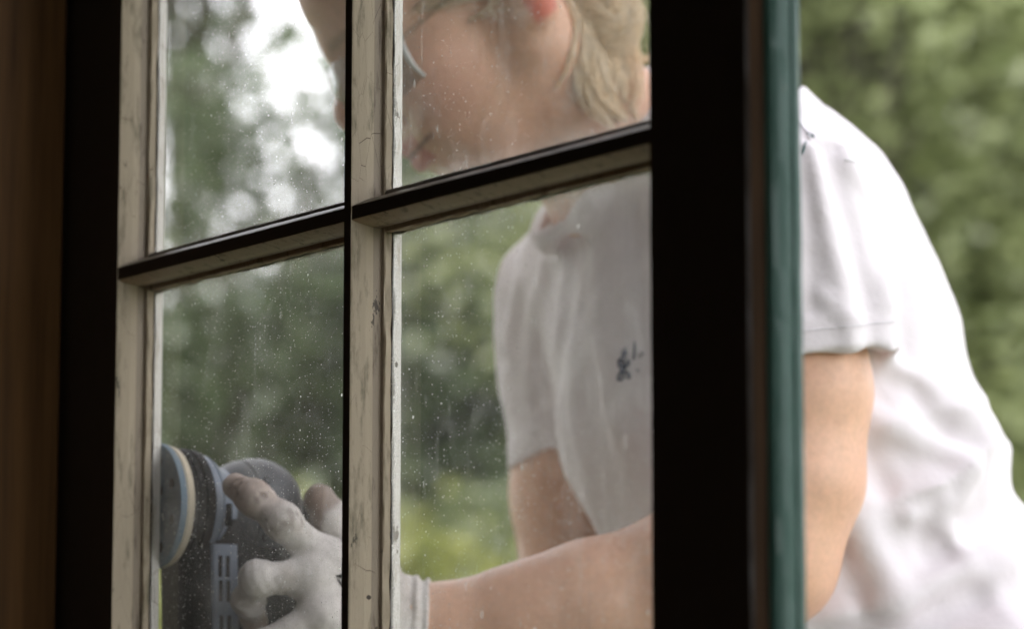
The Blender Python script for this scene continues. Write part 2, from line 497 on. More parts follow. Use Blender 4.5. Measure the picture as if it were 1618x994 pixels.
# free stile: inner moulding, front face, rebate edge of bare wood and a rounded green outer edge
RW = 0.0735
n0 = PROF[0][1]
r = [((w - n0), t) for t, w, m in PROF]; mm = [m for t, w, m in PROF]; mm[-1] = 4
edge = [(-RW - 0.0010, TH - 0.0002), (-RW - 0.0032, TH - 0.0012), (-RW - 0.0044, TH - 0.0034), (-RW - 0.0046, TH - 0.0062), (-RW - 0.0034, TH - 0.0072), (-RW - 0.0046, TH - 0.0082),
        (-RW - 0.0052, TH - 0.0112), (-RW - 0.0048, TH - 0.0150), (-RW - 0.0030, TH - 0.0178), (-RW + 0.0002, 0.0098), (-RW, 0.0090), (-RW + 0.0004, 0.0016), (-RW + 0.0018, 0.0)]
em = [4] * 9 + [5, 5, 0, 0]
r += edge; mm += em
sweep(r, mm, W(0, 0, ZB - 0.09), W(0, 0, ZT + 0.07), DV, TV, "stile", 300, 0.0001, None, sash, True, SASHM)
for zc, sg, h in ((ZB, -1, 0.085), (ZT, 1, 0.065)):
    rr = [(-sg * (w - n0), t) for t, w, m in PROF]; m2 = [m for t, w, m in PROF]; m2[0] = 0; m2[-1] = 4
    rr += [(sg * h, TH), (sg * h, 0.0)]; m2 += [4, 0]
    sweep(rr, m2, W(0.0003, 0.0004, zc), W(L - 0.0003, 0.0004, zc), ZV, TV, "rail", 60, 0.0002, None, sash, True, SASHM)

# glass panes, each a thin slab with an edge attribute for grime
def pane(s0, s1, z0, z1, amount=1.0):
    n, mz = 16, 20
    ss = np.linspace(s0, s1, n + 1); zz = np.linspace(z0, z1, mz + 1)
    S, Zg = np.meshgrid(ss, zz, indexing='ij')
    e = np.minimum.reduce([np.minimum(S - s0, s1 - S) / 0.03, np.minimum(Zg - z0, z1 - Zg) / 0.03])
    e = 1 - np.clip(e, 0, 1)
    F0 = W(S.ravel(), np.full(S.size, 0.0224), Zg.ravel()); F1 = W(S.ravel(), np.full(S.size, 0.0226), Zg.ravel())
    id0 = np.arange(S.size).reshape(S.shape); f = []; mi = []
    for off, flip, mm_ in ((0, False, 0), (S.size, True, 1)):
        q = np.stack([id0[:-1, :-1], id0[1:, :-1], id0[1:, 1:], id0[:-1, 1:]], -1).reshape(-1, 4) + off
        if flip: q = q[:, ::-1]
        f += q.tolist(); mi += [mm_] * len(q)
    me = mesh_from("glass_pane", np.concatenate([F0, F1]), f, smooth=False, mat_idx=mi)
    at = me.attributes.new("edge", 'FLOAT', 'POINT'); at.data.foreach_set("value", np.concatenate([e.ravel()] * 2).astype(np.float32))
    at = me.attributes.new("amount", 'FLOAT', 'POINT'); at.data.foreach_set("value", np.full(S.size * 2, amount, dtype=np.float32))
    link("glass_pane", me, sash, [M["glass"], M["clear"]])
g = 0.0055
for (sa, sb) in ((-0.004 + 0.0, sm - 0.0045), (sm + 0.0045, L + 0.004)):
    for (za, zb) in ((ZB - 0.003, H0 - 0.0045), (H0 + 0.0045, H0 + PH - 0.0045), (H0 + PH + 0.0045, ZT + 0.003)):
        pane(sa, sb, za, zb, 1.15 if zb < H0 + .01 and sa > .1 else 1.0 if zb < H0 + .01 else .7)

# ------------------------------------------------------------------ box helper
def box(name, lo, hi, mat, parent=None, bev=0.0, axes=None, origin=None, smooth=False):
    bm = bmesh.new(); bmesh.ops.create_cube(bm, size=1)
    lo, hi = np.array(lo, float), np.array(hi, float)
    for v in bm.verts:
        c = (np.array(v.co) + 0.5) * (hi - lo) + lo
        if axes is not None: c = np.asarray(origin) + c[0] * axes[0] + c[1] * axes[1] + c[2] * axes[2]
        v.co = c
    if bev: bmesh.ops.bevel(bm, geom=bm.edges[:], offset=bev, segments=2, affect='EDGES', profile=0.6)
    bmesh.ops.recalc_face_normals(bm, faces=bm.faces)
    me = bpy.data.meshes.new(name); bm.to_mesh(me); bm.free()
    if smooth: me.polygons.foreach_set("use_smooth", np.ones(len(me.polygons), dtype=bool))
    return link(name, me, parent, [mat])

# hinges on the hinge stile
for zz in (ZB - 0.03, ZT + 0.0):
    box("hinge", (L + SW - 0.012, -0.003, zz), (L + SW + 0.004, -0.0004, zz + 0.05), M["hinge"], sash, 0.0008, (DV, TV, ZV), SO)

# ------------------------------------------------------------------ the house
# the wall runs diagonally past the camera; the casement stands ajar, 12 degrees into the room
AJ = R(12.0)
_a = math.atan2(-DV[1], -DV[0]) + AJ            # heading of the wall, from the hinge to the free side
WX = np.array([math.cos(_a), math.sin(_a), 0.0])
WN = np.array([-WX[1], WX[0], 0.0])              # outward
HO = SO + (L + SW) * DV                          # hinge corner of the sash
FLZ = 0.12
CEZ = ZT + 0.45
HAX = (WX, WN, ZV)
house = empty("house", HO, "dark timber room around the open window, brown pine casing and planks at its side", "house")
def hb_(name, lo, hi, mat, bev=0.0): return box(name, lo, hi, mat, house, bev, HAX, HO)
OW = 1.46                                        # clear width of the double opening
OZ0, OZ1 = ZB - 0.10, ZT + 0.08
RX0, RX1, RY0 = -1.7, 3.0, -3.2
# the left reveal ends at the sash, where the sight line of photo pixel 97 meets it
xj = .0
for _ in range(30):
    p_ = HO + WX * xj + WN * -.0045
    xj += (P(97, 500, p_[1])[0] - p_[0]) * .8
WD = -.135                                       # depth of the reveals
hb_("window_frame", (xj - .07, WD, OZ0), (xj, -.0045, OZ1), M["casing"], .002)
hb_("window_frame", (OW, WD, OZ0), (OW + .07, -.0045, OZ1), M["casing"], .002)
hb_("window_frame", (xj - .07, WD, OZ1 + .001), (OW + .07, -.0045, OZ1 + .07), M["casing"], .002)
hb_("window_frame", (-.060, -.0043, OZ0), (-.0012, .030, OZ1), M["casing"], .001)  # unseen strip added behind the hinge edge to stop light leaking in
hb_("sill", (xj - .07, WD - .03, OZ0 - .035), (OW + .07, .03, OZ0 - .001), M["casing"], .004)
def planks(x0, x1, step):
    x = x0; k = 0
    while (x - x1) * step < -.01:
        w = [.118, .134, .126][k % 3]; k += 1
        xe = max(x1, x - w) if step < 0 else min(x1, x + w)
        a, b = min(x, xe), max(x, xe)
        hb_("plank", (a + .0015, WD - .006 + .002 * (k % 2), FLZ), (b - .0015, WD + .012, CEZ), M["casing"], .003)
        x = xe
planks(xj - .071, RX0, -1)
planks(OW + .071, RX1, 1)
for x0, x1, z0, z1 in ((RX0 - .1, xj - .071, 0, CEZ + .1), (OW + .071, RX1 + .1, 0, CEZ + .1), (xj - .0705, OW + .0705, 0, OZ0 - .036), (xj - .0705, OW + .0705, OZ1 + .071, CEZ + .1)):
    hb_("wall", (x0, WD + .013, z0), (x1, -.005, z1), M["outside_wall"])
hb_("wall", (xj - .0705, WD - .004, FLZ), (OW + .0705, WD + .0125, OZ0 - .036), M["casing"])
hb_("wall", (xj - .0705, WD - .004, OZ1 + .071), (OW + .0705, WD + .0125, CEZ), M["casing"])
hb_("wall", (RX0 - .1, RY0, 0), (RX0, WD + .012, CEZ + .1), M["casing"])
hb_("wall", (RX0 - .1, RY0 - .1, 0), (RX1 + .1, RY0 - .001, CEZ + .1), M["casing"])
DY0, DY1, DZ1 = -1.75, -.45, FLZ + 2.05          # opening added in the unseen right-hand wall to light the bar flanks
hb_("wall", (RX1, RY0, 0), (RX1 + .1, DY0, CEZ + .1), M["casing"])
hb_("wall", (RX1, DY1, 0), (RX1 + .1, WD + .012, CEZ + .1), M["casing"])
hb_("wall", (RX1 + .001, DY0 + .001, DZ1), (RX1 + .099, DY1 - .001, CEZ + .1), M["casing"])
hb_("ceiling", (RX0 - .1, RY0 - .1, CEZ + .101), (RX1 + .1, -.005, CEZ + .2), M["ceiling"])
hb_("floor", (RX0 + .001, RY0, 0), (RX1 - .001, WD - .008, FLZ), M["floor"])
def hp_(x, y, z): return HO + x * WX + y * WN + z * ZV
rf = mesh_from("roof", [hp_(RX0 - .5, RY0 - .5, CEZ + .2), hp_(RX1 + .5, RY0 - .5, CEZ + .2), hp_(RX1 + .5, .16, CEZ + .2), hp_(RX0 - .5, .16, CEZ + .2),
                        hp_(RX0 - .5, RY0 / 2, CEZ + 1.5), hp_(RX1 + .5, RY0 / 2, CEZ + 1.5)],
               [(0, 1, 5, 4), (2, 3, 4, 5), (0, 4, 3), (1, 2, 5), (3, 2, 1, 0)], smooth=False)
link("roof", rf, house, [M["bark"]])

# ------------------------------------------------------------------ ground
gr = mesh_from("ground", [(-250, -250, -0.004), (250, -250, -0.004), (250, 250, -0.004), (-250, 250, -0.004)], [(0, 1, 2, 3)], smooth=False)
setp(link("ground", gr, None, [M["grass"]]), "green grass ground around the house", None, None, "structure")
# ------------------------------------------------------------------ trees and shrubs
def leaf_cloud(name, blobs, n, size, mat, parent, seed, squash=0.6):
    """many small bent leaf faces spread through the volume of a crown made of lobes"""
    g = np.random.default_rng(seed)
    blobs = np.asarray(blobs, float)
    w = blobs[:, 3] ** 2; w /= w.sum()
    bi = g.choice(len(blobs), n, p=w)
    d = g.normal(size=(n, 3)); d /= np.linalg.norm(d, axis=1)[:, None]
    rad = g.random(n) ** 0.42
    c = blobs[bi, :3] + d * (rad * blobs[bi, 3])[:, None] * np.array([1, 1, 0.85])
    # leaves bunch on twigs
    tw = max(1, n // 14)
    tc = c[g.integers(0, n, tw)]
    ti = g.integers(0, tw, n)
    near = g.random(n) < 0.55
    c[near] = tc[ti[near]] + g.normal(size=(near.sum(), 3)) * size * 1.3
    s = size * g.uniform(0.6, 1.35, n)
    a = g.normal(size=(n, 3)); a[:, 2] *= squash; a /= np.linalg.norm(a, axis=1)[:, None]
    nrm = g.normal(size=(n, 3)) + np.array([0, 0, 0.9]); b = np.cross(nrm, a); b /= np.linalg.norm(b, axis=1)[:, None] + 1e-9
    up = np.cross(a, b)
    V = np.stack([c - a * s[:, None] * .5, c + b * s[:, None] * .3 + up * s[:, None] * .08, c + a * s[:, None] * .5, c - b * s[:, None] * .3 + up * s[:, None] * .08], 1)
    F = np.arange(n * 4).reshape(n, 4)
    tone = np.repeat(np.clip(g.beta(3, 3, len(blobs))[bi] * 0.5 + g.random(n) * 0.5, 0, 1), 4)
    me = mesh_from(name, V.reshape(-1, 3), F, smooth=False, cols=np.stack([tone] * 3, 1))
    return link(name, me, parent, [mat])

def tube_mesh(paths, sides=7):
    V, F = [], []; base = 0
    for pts, rad in paths:
        pts = np.asarray(pts, float); n = len(pts)
        t = np.gradient(pts, axis=0); ln = np.linalg.norm(t, axis=1)
        keep = ln > 1e-6
        if keep.sum() < 2 or np.min(np.linalg.norm(np.diff(pts, axis=0), axis=1)) < 1e-6: continue
        t[~keep] = (0, 0, 1); ln[~keep] = 1; t /= ln[:, None]
        ref = np.array([0.3, 0.9, 0.1]) if abs(t[0, 2]) > 0.8 else np.array([0, 0, 1.0])
        u = np.cross(t, ref); u /= np.linalg.norm(u, axis=1)[:, None] + 1e-12
        v = np.cross(t, u)
        an = np.arange(sides) / sides * 2 * np.pi
        ring = pts[:, None] + (np.cos(an)[None, :, None] * u[:, None] + np.sin(an)[None, :, None] * v[:, None]) * np.asarray(rad)[:, None, None]
        V.append(ring.reshape(-1, 3))
        idx = np.arange(n * sides).reshape(n, sides) + base
        F.append(np.stack([idx[:-1], np.roll(idx[:-1], -1, 1), np.roll(idx[1:], -1, 1), idx[1:]], -1).reshape(-1, 4))
        base += n * sides
    return np.concatenate(V), np.concatenate(F)

def tree(kind, x, y, h, wd, label, mat, n, lsize, seed, low=0.12, nb=26, sparse=1.0, group="trees and bushes behind the garden"):
    g = np.random.default_rng(seed)
    root = empty(kind, (x, y, 0), label, "tree" if "tree" in kind else "bush", group)
    blobs, limbs = [], []
    tp = [np.array([x, y, -0.05])]
    for q in range(1, 8):
        tp.append(np.array([x + g.normal() * .05 * q * .4, y + g.normal() * .05 * q * .4, h * 0.86 * q / 7]))
    limbs.append((tp, np.linspace(h * 0.022 + .02, .012, 8)))
    for q in range(nb):
        f = low + (1 - low) * (q + g.random()) / nb
        z = h * f
        prof = math.sin(math.pi * min(1, (0.12 + 0.88 * (1 - f)) ** 0.75)) if f > 0.45 else 0.8 + 0.45 * f
        r = wd * 0.5 * max(0.12, prof) * g.uniform(0.35, 0.95) * 0.75
        an = q * 2.4 + g.normal() * .5
        c = np.array([x + math.cos(an) * r, y + math.sin(an) * r, z])
        br = wd * g.uniform(0.13, 0.23) * sparse
        blobs.append([*c, br])
        i = min(6, max(1, int(f * 5.5)))
        s = tp[i]; mid = (s + c) / 2 + np.array([0, 0, -0.06 * h * .3])
        tt = np.linspace(0, 1, 6)[:, None]
        limbs.append(((1 - tt) ** 2 * s + 2 * tt * (1 - tt) * mid + tt ** 2 * c, np.linspace(h * .007 + .008, .004, 6)))
    V, F = tube_mesh(limbs, 6)
    link("trunk", mesh_from("trunk", V, F), root, [M["bark"]])
    leaf_cloud("crown", blobs, n, lsize, mat, root, seed + 1)
    return root

def at(px, Y): return float(P(px, 994, Y)[0])
tree("leafy_tree", at(1330, 9.5), 9.5, 5.6, 3.4, "sunlit light green tree nearest the right edge of the window sash", M["leaf_light"], 38000, .068, 11, 0.02, 40, 1.1)
tree("leafy_tree", at(1560, 10.5), 10.5, 4.6, 2.6, "light green tree at the right margin with white sky above it", M["leaf_light"], 36000, .068, 12, 0.02, 40, 1.1)
tree("leafy_tree", at(1120, 11.5), 11.5, 5.2, 1.9, "green tree hidden mostly behind the window's free stile", M["leaf_grey"], 18000, .09, 13, 0.02, 36, 1.1)
tree("leafy_tree", at(1950, 11.5), 11.5, 5.6, 2.4, "tall light green tree beyond the right margin of the window view", M["leaf_light"], 16000, .10, 20, 0.02, 36, 1.1)
tree("leafy_tree", at(275, 13.0), 13.0, 5.6, 0.9, "loose tree with sky showing through its leaves, seen in the upper left pane", M["leaf_grey"], 2200, .10, 14, 0.2, 30, 1.1)
tree("leafy_tree", at(-260, 12.0), 12.0, 5.6, 2.2, "dark tree behind the left edge of the window", M["leaf_dark"], 12000, .10, 21, 0.05, 30, 1.0)
tree("leafy_tree", at(420, 12.0), 12.0, 3.45, 1.9, "low dark green tree under the white sky in the upper left pane", M["leaf_grey"], 8200, .085, 15, 0.02, 40, 1.0)
tree("leafy_tree", at(760, 13.0), 13.0, 3.6, 2.0, "dark green tree behind the woman's face and arm", M["leaf_dark"], 20000, .09, 16, 0.02, 36, 1.1)
tree("leafy_tree", at(960, 15.5), 15.5, 5.0, 1.9, "mid green tree behind the woman's back", M["leaf_grey"], 16000, .10, 17, 0.02, 36, 1.1)
tree("leafy_tree", at(560, 17.0), 17.0, 3.25, 3.0, "far dark green tree low in the left panes", M["leaf_dark"], 18000, .11, 18, 0.02, 36, 1.1)
tree("leafy_tree", at(130, 17.5), 17.5, 3.2, 3.0, "far grey green tree low at the left", M["leaf_grey"], 16000, .11, 19, 0.02, 34, 1.1)
for q, (tx, ty, th, tw_) in enumerate(((5.2, 8.5, 5.8, 3.2), (7.6, 6.2, 6.2, 3.6), (9.0, 2.6, 6.0, 3.8), (-4.6, 11.5, 6.2, 3.6), (-7.8, 8.4, 6.4, 3.8), (3.9, 14.0, 6.6, 3.8))):
    tree("leafy_tree", tx, ty, th, tw_, "leafy garden tree out of the window's view, " + ("first beyond the right margin", "second beyond the right margin", "third beyond the right margin", "first beyond the left margin", "second beyond the left margin", "far back beyond the right margin")[q], M[("leaf_light", "leaf_grey", "leaf_dark")[q % 3]], 8000, .14, 60 + q, 0.04, 30, 1.15)
tree("garden_bush", at(700, 8.2), 8.2, 1.38, 0.8, "yellow green bush low behind the forearm", M["leaf_yellow"], 5200, .06, 31, 0.03, 18, 1.1)
tree("garden_bush", at(470, 8.8), 8.8, 1.62, 0.4, "yellow green bush above the sander", M["leaf_yellow"], 1900, .06, 32, 0.03, 16, 1.0)
tree("garden_bush", at(300, 8.4), 8.4, 1.45, 0.7, "small bright bush below the sanding pad", M["leaf_yellow"], 3000, .06, 33, 0.03, 16, 1.0)

# ------------------------------------------------------------------ implicit surfaces -> one continuous mesh
def smin(a, b, k):
    if k <= 0: return np.minimum(a, b)
    h = np.maximum(k - np.abs(a - b), 0) / k
    return np.minimum(a, b) - h * h * k * 0.25
def smax(a, b, k): return -smin(-a, -b, k)

class Sdf:
    def __init__(self): self.items = []
    def add(self, fn, c, rad, k=0.01): self.items.append(("u", fn, np.asarray(c, float), rad, k)); return self
    def sub(self, fn, c, rad, k=0.005): self.items.append(("s", fn, np.asarray(c, float), rad, k)); return self
    def inter(self, fn, c, rad, k=0.003): self.items.append(("i", fn, np.asarray(c, float), rad, k)); return self
    def disp(self, fn, c, rad): self.items.append(("d", fn, np.asarray(c, float), rad, 0)); return self
    # convenience prims
    def cap(self, a, b, ra, rb, k=0.01):
        a, b = np.asarray(a, float), np.asarray(b, float)
        return self.add(capsule(a, b, ra, rb), (a + b) / 2, np.linalg.norm(b - a) / 2 + max(ra, rb), k)
    def chain(self, pts, rad, k=0.01):
        for i in range(len(pts) - 1): self.cap(pts[i], pts[i + 1], rad[i], rad[i + 1], k)
        return self
    def ball(self, c, r, k=0.01): return self.add(capsule(np.asarray(c, float), np.asarray(c, float) + 1e-6, r, r), c, r, k)
    def ell(self, c, radii, Rm=None, k=0.01): return self.add(ellipsoid(c, radii, Rm), c, max(radii), k)
    def subell(self, c, radii, Rm=None, k=0.006): return self.sub(ellipsoid(c, radii, Rm), c, max(radii), k)
    def eval(self, Q, bc, br, margin=0.035):
        d = None
        for op, fn, c, rad, k in self.items:
            if np.linalg.norm(bc - c) - rad > br + margin: continue
            if op == "u":
                v = fn(Q); d = v if d is None else smin(d, v, k)
            elif d is not None:
                if op == "s": d = smax(d, -fn(Q), k)
                elif op == "i": d = smax(d, fn(Q), k)
                else: d = d + fn(Q)
        return d
    def mesh(self, h, N=14):
        lo = np.min([c - r for o, f, c, r, k in self.items if o == "u"], 0) - 3 * h
        hi = np.max([c + r for o, f, c, r, k in self.items if o == "u"], 0) + 3 * h
        nb = np.ceil((hi - lo) / (N * h)).astype(int)
        G = (nb * N + 4).astype(np.int64)
        br = N * h * 0.87
        ax = np.arange(N + 1)
        I, J, K = np.meshgrid(ax, ax, ax, indexing='ij')
        off = np.stack([I, J, K], -1).reshape(-1, 3)
        vid, vpos, fq = [], [], []
        us = [(c, r) for o, f, c, r, k in self.items if o == "u"]
        C = np.array([c for c, r in us]); RR = np.array([r for c, r in us])
        for bx in range(nb[0]):
            for by in range(nb[1]):
                for bz in range(nb[2]):
                    b0 = np.array([bx, by, bz]) * N
                    bc = lo + (b0 + N / 2) * h
                    if np.min(np.linalg.norm(C - bc, axis=1) - RR) > br: continue
                    dc = self.eval(bc[None], bc, br)
                    if dc is None or abs(dc[0]) > br * 1.7: continue
                    Q = lo + (b0 + off) * h
                    d = self.eval(Q, bc, br)
                    D = d.reshape(N + 1, N + 1, N + 1)
                    S = D < 0
                    if S.all() or not S.any(): continue
                    cs = np.stack([S[:-1, :-1, :-1], S[1:, :-1, :-1], S[:-1, 1:, :-1], S[1:, 1:, :-1], S[:-1, :-1, 1:], S[1:, :-1, 1:], S[:-1, 1:, 1:], S[1:, 1:, 1:]], -1)
                    act = cs.any(-1) & ~cs.all(-1)
                    ci = np.argwhere(act)
                    if len(ci) == 0: continue
                    acc = np.zeros((len(ci), 3)); cnt = np.zeros(len(ci))
                    corner = [(0, 0, 0), (1, 0, 0), (0, 1, 0), (1, 1, 0), (0, 0, 1), (1, 0, 1), (0, 1, 1), (1, 1, 1)]
                    val = [D[ci[:, 0] + a, ci[:, 1] + b, ci[:, 2] + c] for a, b, c in corner]
                    for e0, e1 in ((0, 1), (2, 3), (4, 5), (6, 7), (0, 2), (1, 3), (4, 6), (5, 7), (0, 4), (1, 5), (2, 6), (3, 7)):
                        v0, v1 = val[e0], val[e1]; m = (v0 < 0) != (v1 < 0)
                        t = np.where(m, v0 / np.where(m, v0 - v1, 1), 0)
                        p = np.array(corner[e0])[None] + t[:, None] * (np.array(corner[e1]) - np.array(corner[e0]))[None]
                        acc += p * m[:, None]; cnt += m
                    gi = ci + b0
                    vid.append((gi[:, 0] * G[1] + gi[:, 1]) * G[2] + gi[:, 2])
                    vpos.append(lo + (gi + acc / cnt[:, None]) * h)
                    for axn in range(3):
                        o1, o2 = [(1, 2), (2, 0), (0, 1)][axn]
                        st = [0, 0, 0]; st[axn] = 1
                        s0 = S[:-1, :-1, :-1]
                        s1 = S[st[0]:N + st[0], st[1]:N + st[1], st[2]:N + st[2]]
                        e = np.argwhere(s0 != s1)
                        if len(e) == 0: continue
                        ins = s0[e[:, 0], e[:, 1], e[:, 2]]
                        ge = e + b0
                        u1 = np.zeros(3, int); u1[o1] = 1; u2 = np.zeros(3, int); u2[o2] = 1
                        q = np.stack([ge, ge - u1, ge - u1 - u2, ge - u2], 1)
                        q = np.where(ins[:, None, None], q, q[:, ::-1])
                        fq.append((q[..., 0] * G[1] + q[..., 1]) * G[2] + q[..., 2])
        vid = np.concatenate(vid); vpos = np.concatenate(vpos); fq = np.concatenate(fq)
        order = np.argsort(vid); vid = vid[order]; vpos = vpos[order]
        ix = np.searchsorted(vid, fq); ix = np.clip(ix, 0, len(vid) - 1)
        ok = (vid[ix] == fq).all(1)
        return vpos, ix[ok].astype(np.int32)

def capsule(a, b, ra, rb):
    ab = b - a; L2 = max(float(ab @ ab), 1e-14)
    def f(Q):
        w = Q - a
        t = np.clip((w @ ab) / L2, 0, 1)
        return np.sqrt(((w - t[:, None] * ab) ** 2).sum(1)) - (ra + (rb - ra) * t)
    return f
def ellipsoid(c, radii, Rm=None):
    c = np.asarray(c, float); r = np.asarray(radii, float)
    def f(Q):
        q = Q - c
        if Rm is not None: q = q @ Rm.T       # rows of Rm are the local axes
        k0 = np.sqrt(((q / r) ** 2).sum(1)); k1 = np.sqrt(((q / (r * r)) ** 2).sum(1)) + 1e-9
        return np.where(k0 < 1e-6, -r.min(), k0 * (k0 - 1) / k1)
    return f
def loft(cs, ra, rb, D, A, B):
    """stack of ellipses: centres cs, half widths ra along A and rb along B, stacked along D"""
    cs = np.asarray(cs, float); ra = np.asarray(ra, float); rb = np.asarray(rb, float)
    hs = cs @ D
    def f(Q):
        h = Q @ D
        hc = np.clip(h, hs[0], hs[-1])
        cx = np.stack([np.interp(hc, hs, cs[:, i]) for i in range(3)], 1)
        a_ = np.interp(hc, hs, ra); b_ = np.interp(hc, hs, rb)
        q = Q - cx
        x = q @ A; y = q @ B; z = h - hc
        m = np.minimum(a_, b_)
        k0 = np.sqrt((x / a_) ** 2 + (y / b_) ** 2); k1 = np.sqrt((x / a_ ** 2) ** 2 + (y / b_ ** 2) ** 2) + 1e-9
        d = np.where(k0 < 1e-5, -m, k0 * (k0 - 1) / k1)
        return np.where(np.abs(z) > 1e-9, np.sqrt(np.maximum(d, 0) ** 2 + z * z) + np.minimum(d, 0) * 0, d)
    return f
def halfspace(p, n):
    p = np.asarray(p, float); n = np.asarray(n, float); n = n / np.linalg.norm(n)
    return lambda Q: (Q - p) @ n
def ridge(pts, w, amp):
    """fold in cloth: a gaussian ridge (amp > 0) or valley along a polyline"""
    pts = [np.asarray(p, float) for p in pts]
    def f(Q):
        d2 = None
        n = len(pts) - 1
        for i in range(n):
            a, ab = pts[i], pts[i + 1] - pts[i]
            t = np.clip(((Q - a) @ ab) / (ab @ ab), 0, 1)
            v = ((Q - a - t[:, None] * ab) ** 2).sum(1)
            fade = 1.0
            v = v / (w * w)
            d2 = v if d2 is None else np.minimum(d2, v)
        return -amp * np.exp(-d2)
    return f
def surf_hit(S, px, py, Y):
    """point of the cloth under photo pixel (px, py), found by marching along the sight line"""
    o = np.array([0, 0, EYE]); d = P(px, py, 2.0) - o; d /= np.linalg.norm(d); t = 1.6
    for _ in range(90):
        q = o + d * t
        v = S.eval(q[None], q, 0.0, 0.12)
        v = .08 if v is None else float(v[0])
        if v < .0006: return q
        t += max(.0006, v * .7)
        if t > 2.9: return P(px, py, Y)
    return q
def add_ridge_on(F, S, pix, w, amp):
    k = len(pix); m = 4 * (k - 1) + 1
    tt = np.linspace(0, k - 1, m); pa = np.array(pix, float)
    pts = [surf_hit(F, *[np.interp(t, np.arange(k), pa[:, c]) for c in range(3)]) for t in tt]
    c = np.mean(pts, 0); rad = max(np.linalg.norm(p - c) for p in pts) + 2.5 * w
    S.disp(ridge(pts, w, amp), c, rad)

# smooth value noise for cloth and skin unevenness
_lat = np.random.default_rng(3).random((24, 24, 24)).astype(np.float32)
def vnoise(Q):
    q = np.asarray(Q); i = np.floor(q).astype(int); f = q - i; f = f * f * (3 - 2 * f)
    out = 0
    for dx in (0, 1):
        for dy in (0, 1):
            for dz in (0, 1):
                wgt = (f[:, 0] if dx else 1 - f[:, 0]) * (f[:, 1] if dy else 1 - f[:, 1]) * (f[:, 2] if dz else 1 - f[:, 2])
                out = out + wgt * _lat[(i[:, 0] + dx) % 24, (i[:, 1] + dy) % 24, (i[:, 2] + dz) % 24]
    return out

# ------------------------------------------------------------------ the woman: joints
LT = np.array([0.41, -0.91, 0]); LT /= np.linalg.norm(LT)         # towards her left, i.e. towards the room
HYAW, HPITCH, HROLL = 8.0, 37.0, -6.0
hd = np.array([-math.cos(R(HYAW)), -math.sin(R(HYAW)), 0])
hF = hd * math.cos(R(HPITCH)) + np.array([0, 0, -math.sin(R(HPITCH))])
hU = hd * math.sin(R(HPITCH)) + np.array([0, 0, math.cos(R(HPITCH))])
hL = np.cross(hU, hF)
hL, hU = hL * math.cos(R(HROLL)) + hU * math.sin(R(HROLL)), hU * math.cos(R(HROLL)) - hL * math.sin(R(HROLL))
HK = 1.05                                                          # head size
HC = np.array([-.0170, 2.04, EYE + .4745])                          # mid point between the ears
HM = np.stack([hF, hL, hU])                                        # rows = local axes
def H(f, l, u): return HC + (f * hF + l * hL + u * hU) * HK * 0.001  # millimetres: forward, left, up
def hm(v): return tuple(x * 0.001 * HK for x in v)

person = empty("person", (0.30, 2.08, 0.0), "woman in white T-shirt leaning in to sand the window frame, blond hair tied back", "person")
body = Sdf()
# skull and face
body.ell(H(-6, 0, 48), hm((94, 71, 80)), HM, 0.0)
body.ell(H(44, 0, 58), hm((55, 60, 50)), HM, 0.02)
body.ell(H(40, 0, -14), hm((52, 56, 62)), HM, 0.03)
for sg in (1, -1):
    body.cap(H(6, sg * 56, -38), H(66, sg * 16, -87), 0.017, 0.015, 0.03)          # jaw line
    body.ell(H(60, sg * 44, -12), hm((28, 20, 19)), HM, 0.025)                     # cheekbone
    body.ell(H(58, sg * 34, -40), hm((30, 20, 24)), HM, 0.025)                     # cheek
    body.cap(H(89, sg * 8, 33), H(76, sg * 42, 31), 0.010, 0.009, 0.02)            # brow
    body.subell(H(92, sg * 34, 10), hm((16, 16, 13)), HM, 0.012)                   # socket
    body.ball(H(71, sg * 31, 9), 0.0135, 0.005)                                    # lowered lid over the eye
    body.cap(H(83, sg * 22, 2), H(79, sg * 40, 5), 0.0042, 0.0035, 0.008)          # lower lid
body.ell(H(72, 0, -87), hm((18, 18, 16)), HM, 0.018)                               # chin
body.ell(H(80, 0, -50), hm((17, 25, 23)), HM, 0.02)                                # muzzle
body.cap(H(88, 0, 26), H(110, 0, -1), 0.0082, 0.0092, 0.014)                       # nose bridge
body.ball(H(113, 0, -7), 0.0108, 0.008)
for sg in (1, -1):
    body.ell(H(99, sg * 11.5, -14), hm((12, 7.2, 8.5)), HM, 0.007)
    body.subell(H(106, sg * 6.5, -20), hm((5.5, 3, 5)), HM, 0.003)
    body.sub(capsule(H(93, sg * 20, -16), H(77, sg * 36, -46), 0.0018, 0.0018), H(85, sg * 26, -30), 0.03, 0.010)   # smile line
    body.cap(H(94.5, 0, -43), H(78, sg * 28, -48), 0.0062, 0.0028, 0.006)            # upper lip
    body.cap(H(91.5, 0, -58), H(78, sg * 27, -50.5), 0.0070, 0.0030, 0.006)        # lower lip
    body.sub(capsule(H(103, 0, -50.8), H(76, sg * 33, -47), 0.0016, 0.0019), H(90, sg * 14, -49), 0.026, 0.003)
    body.sub(capsule(H(77, sg * 34, -47), H(62, sg * 48, -43), 0.0020, 0.0012), H(70, sg * 40, -45), 0.014, 0.004)
body.sub(capsule(H(109, 0, -27), H(103, 0, -39), 0.002, 0.0025), H(105, 0, -33), 0.009, 0.004)
body.subell(H(93, 0, -71), hm((6, 14, 5)), HM, 0.012)
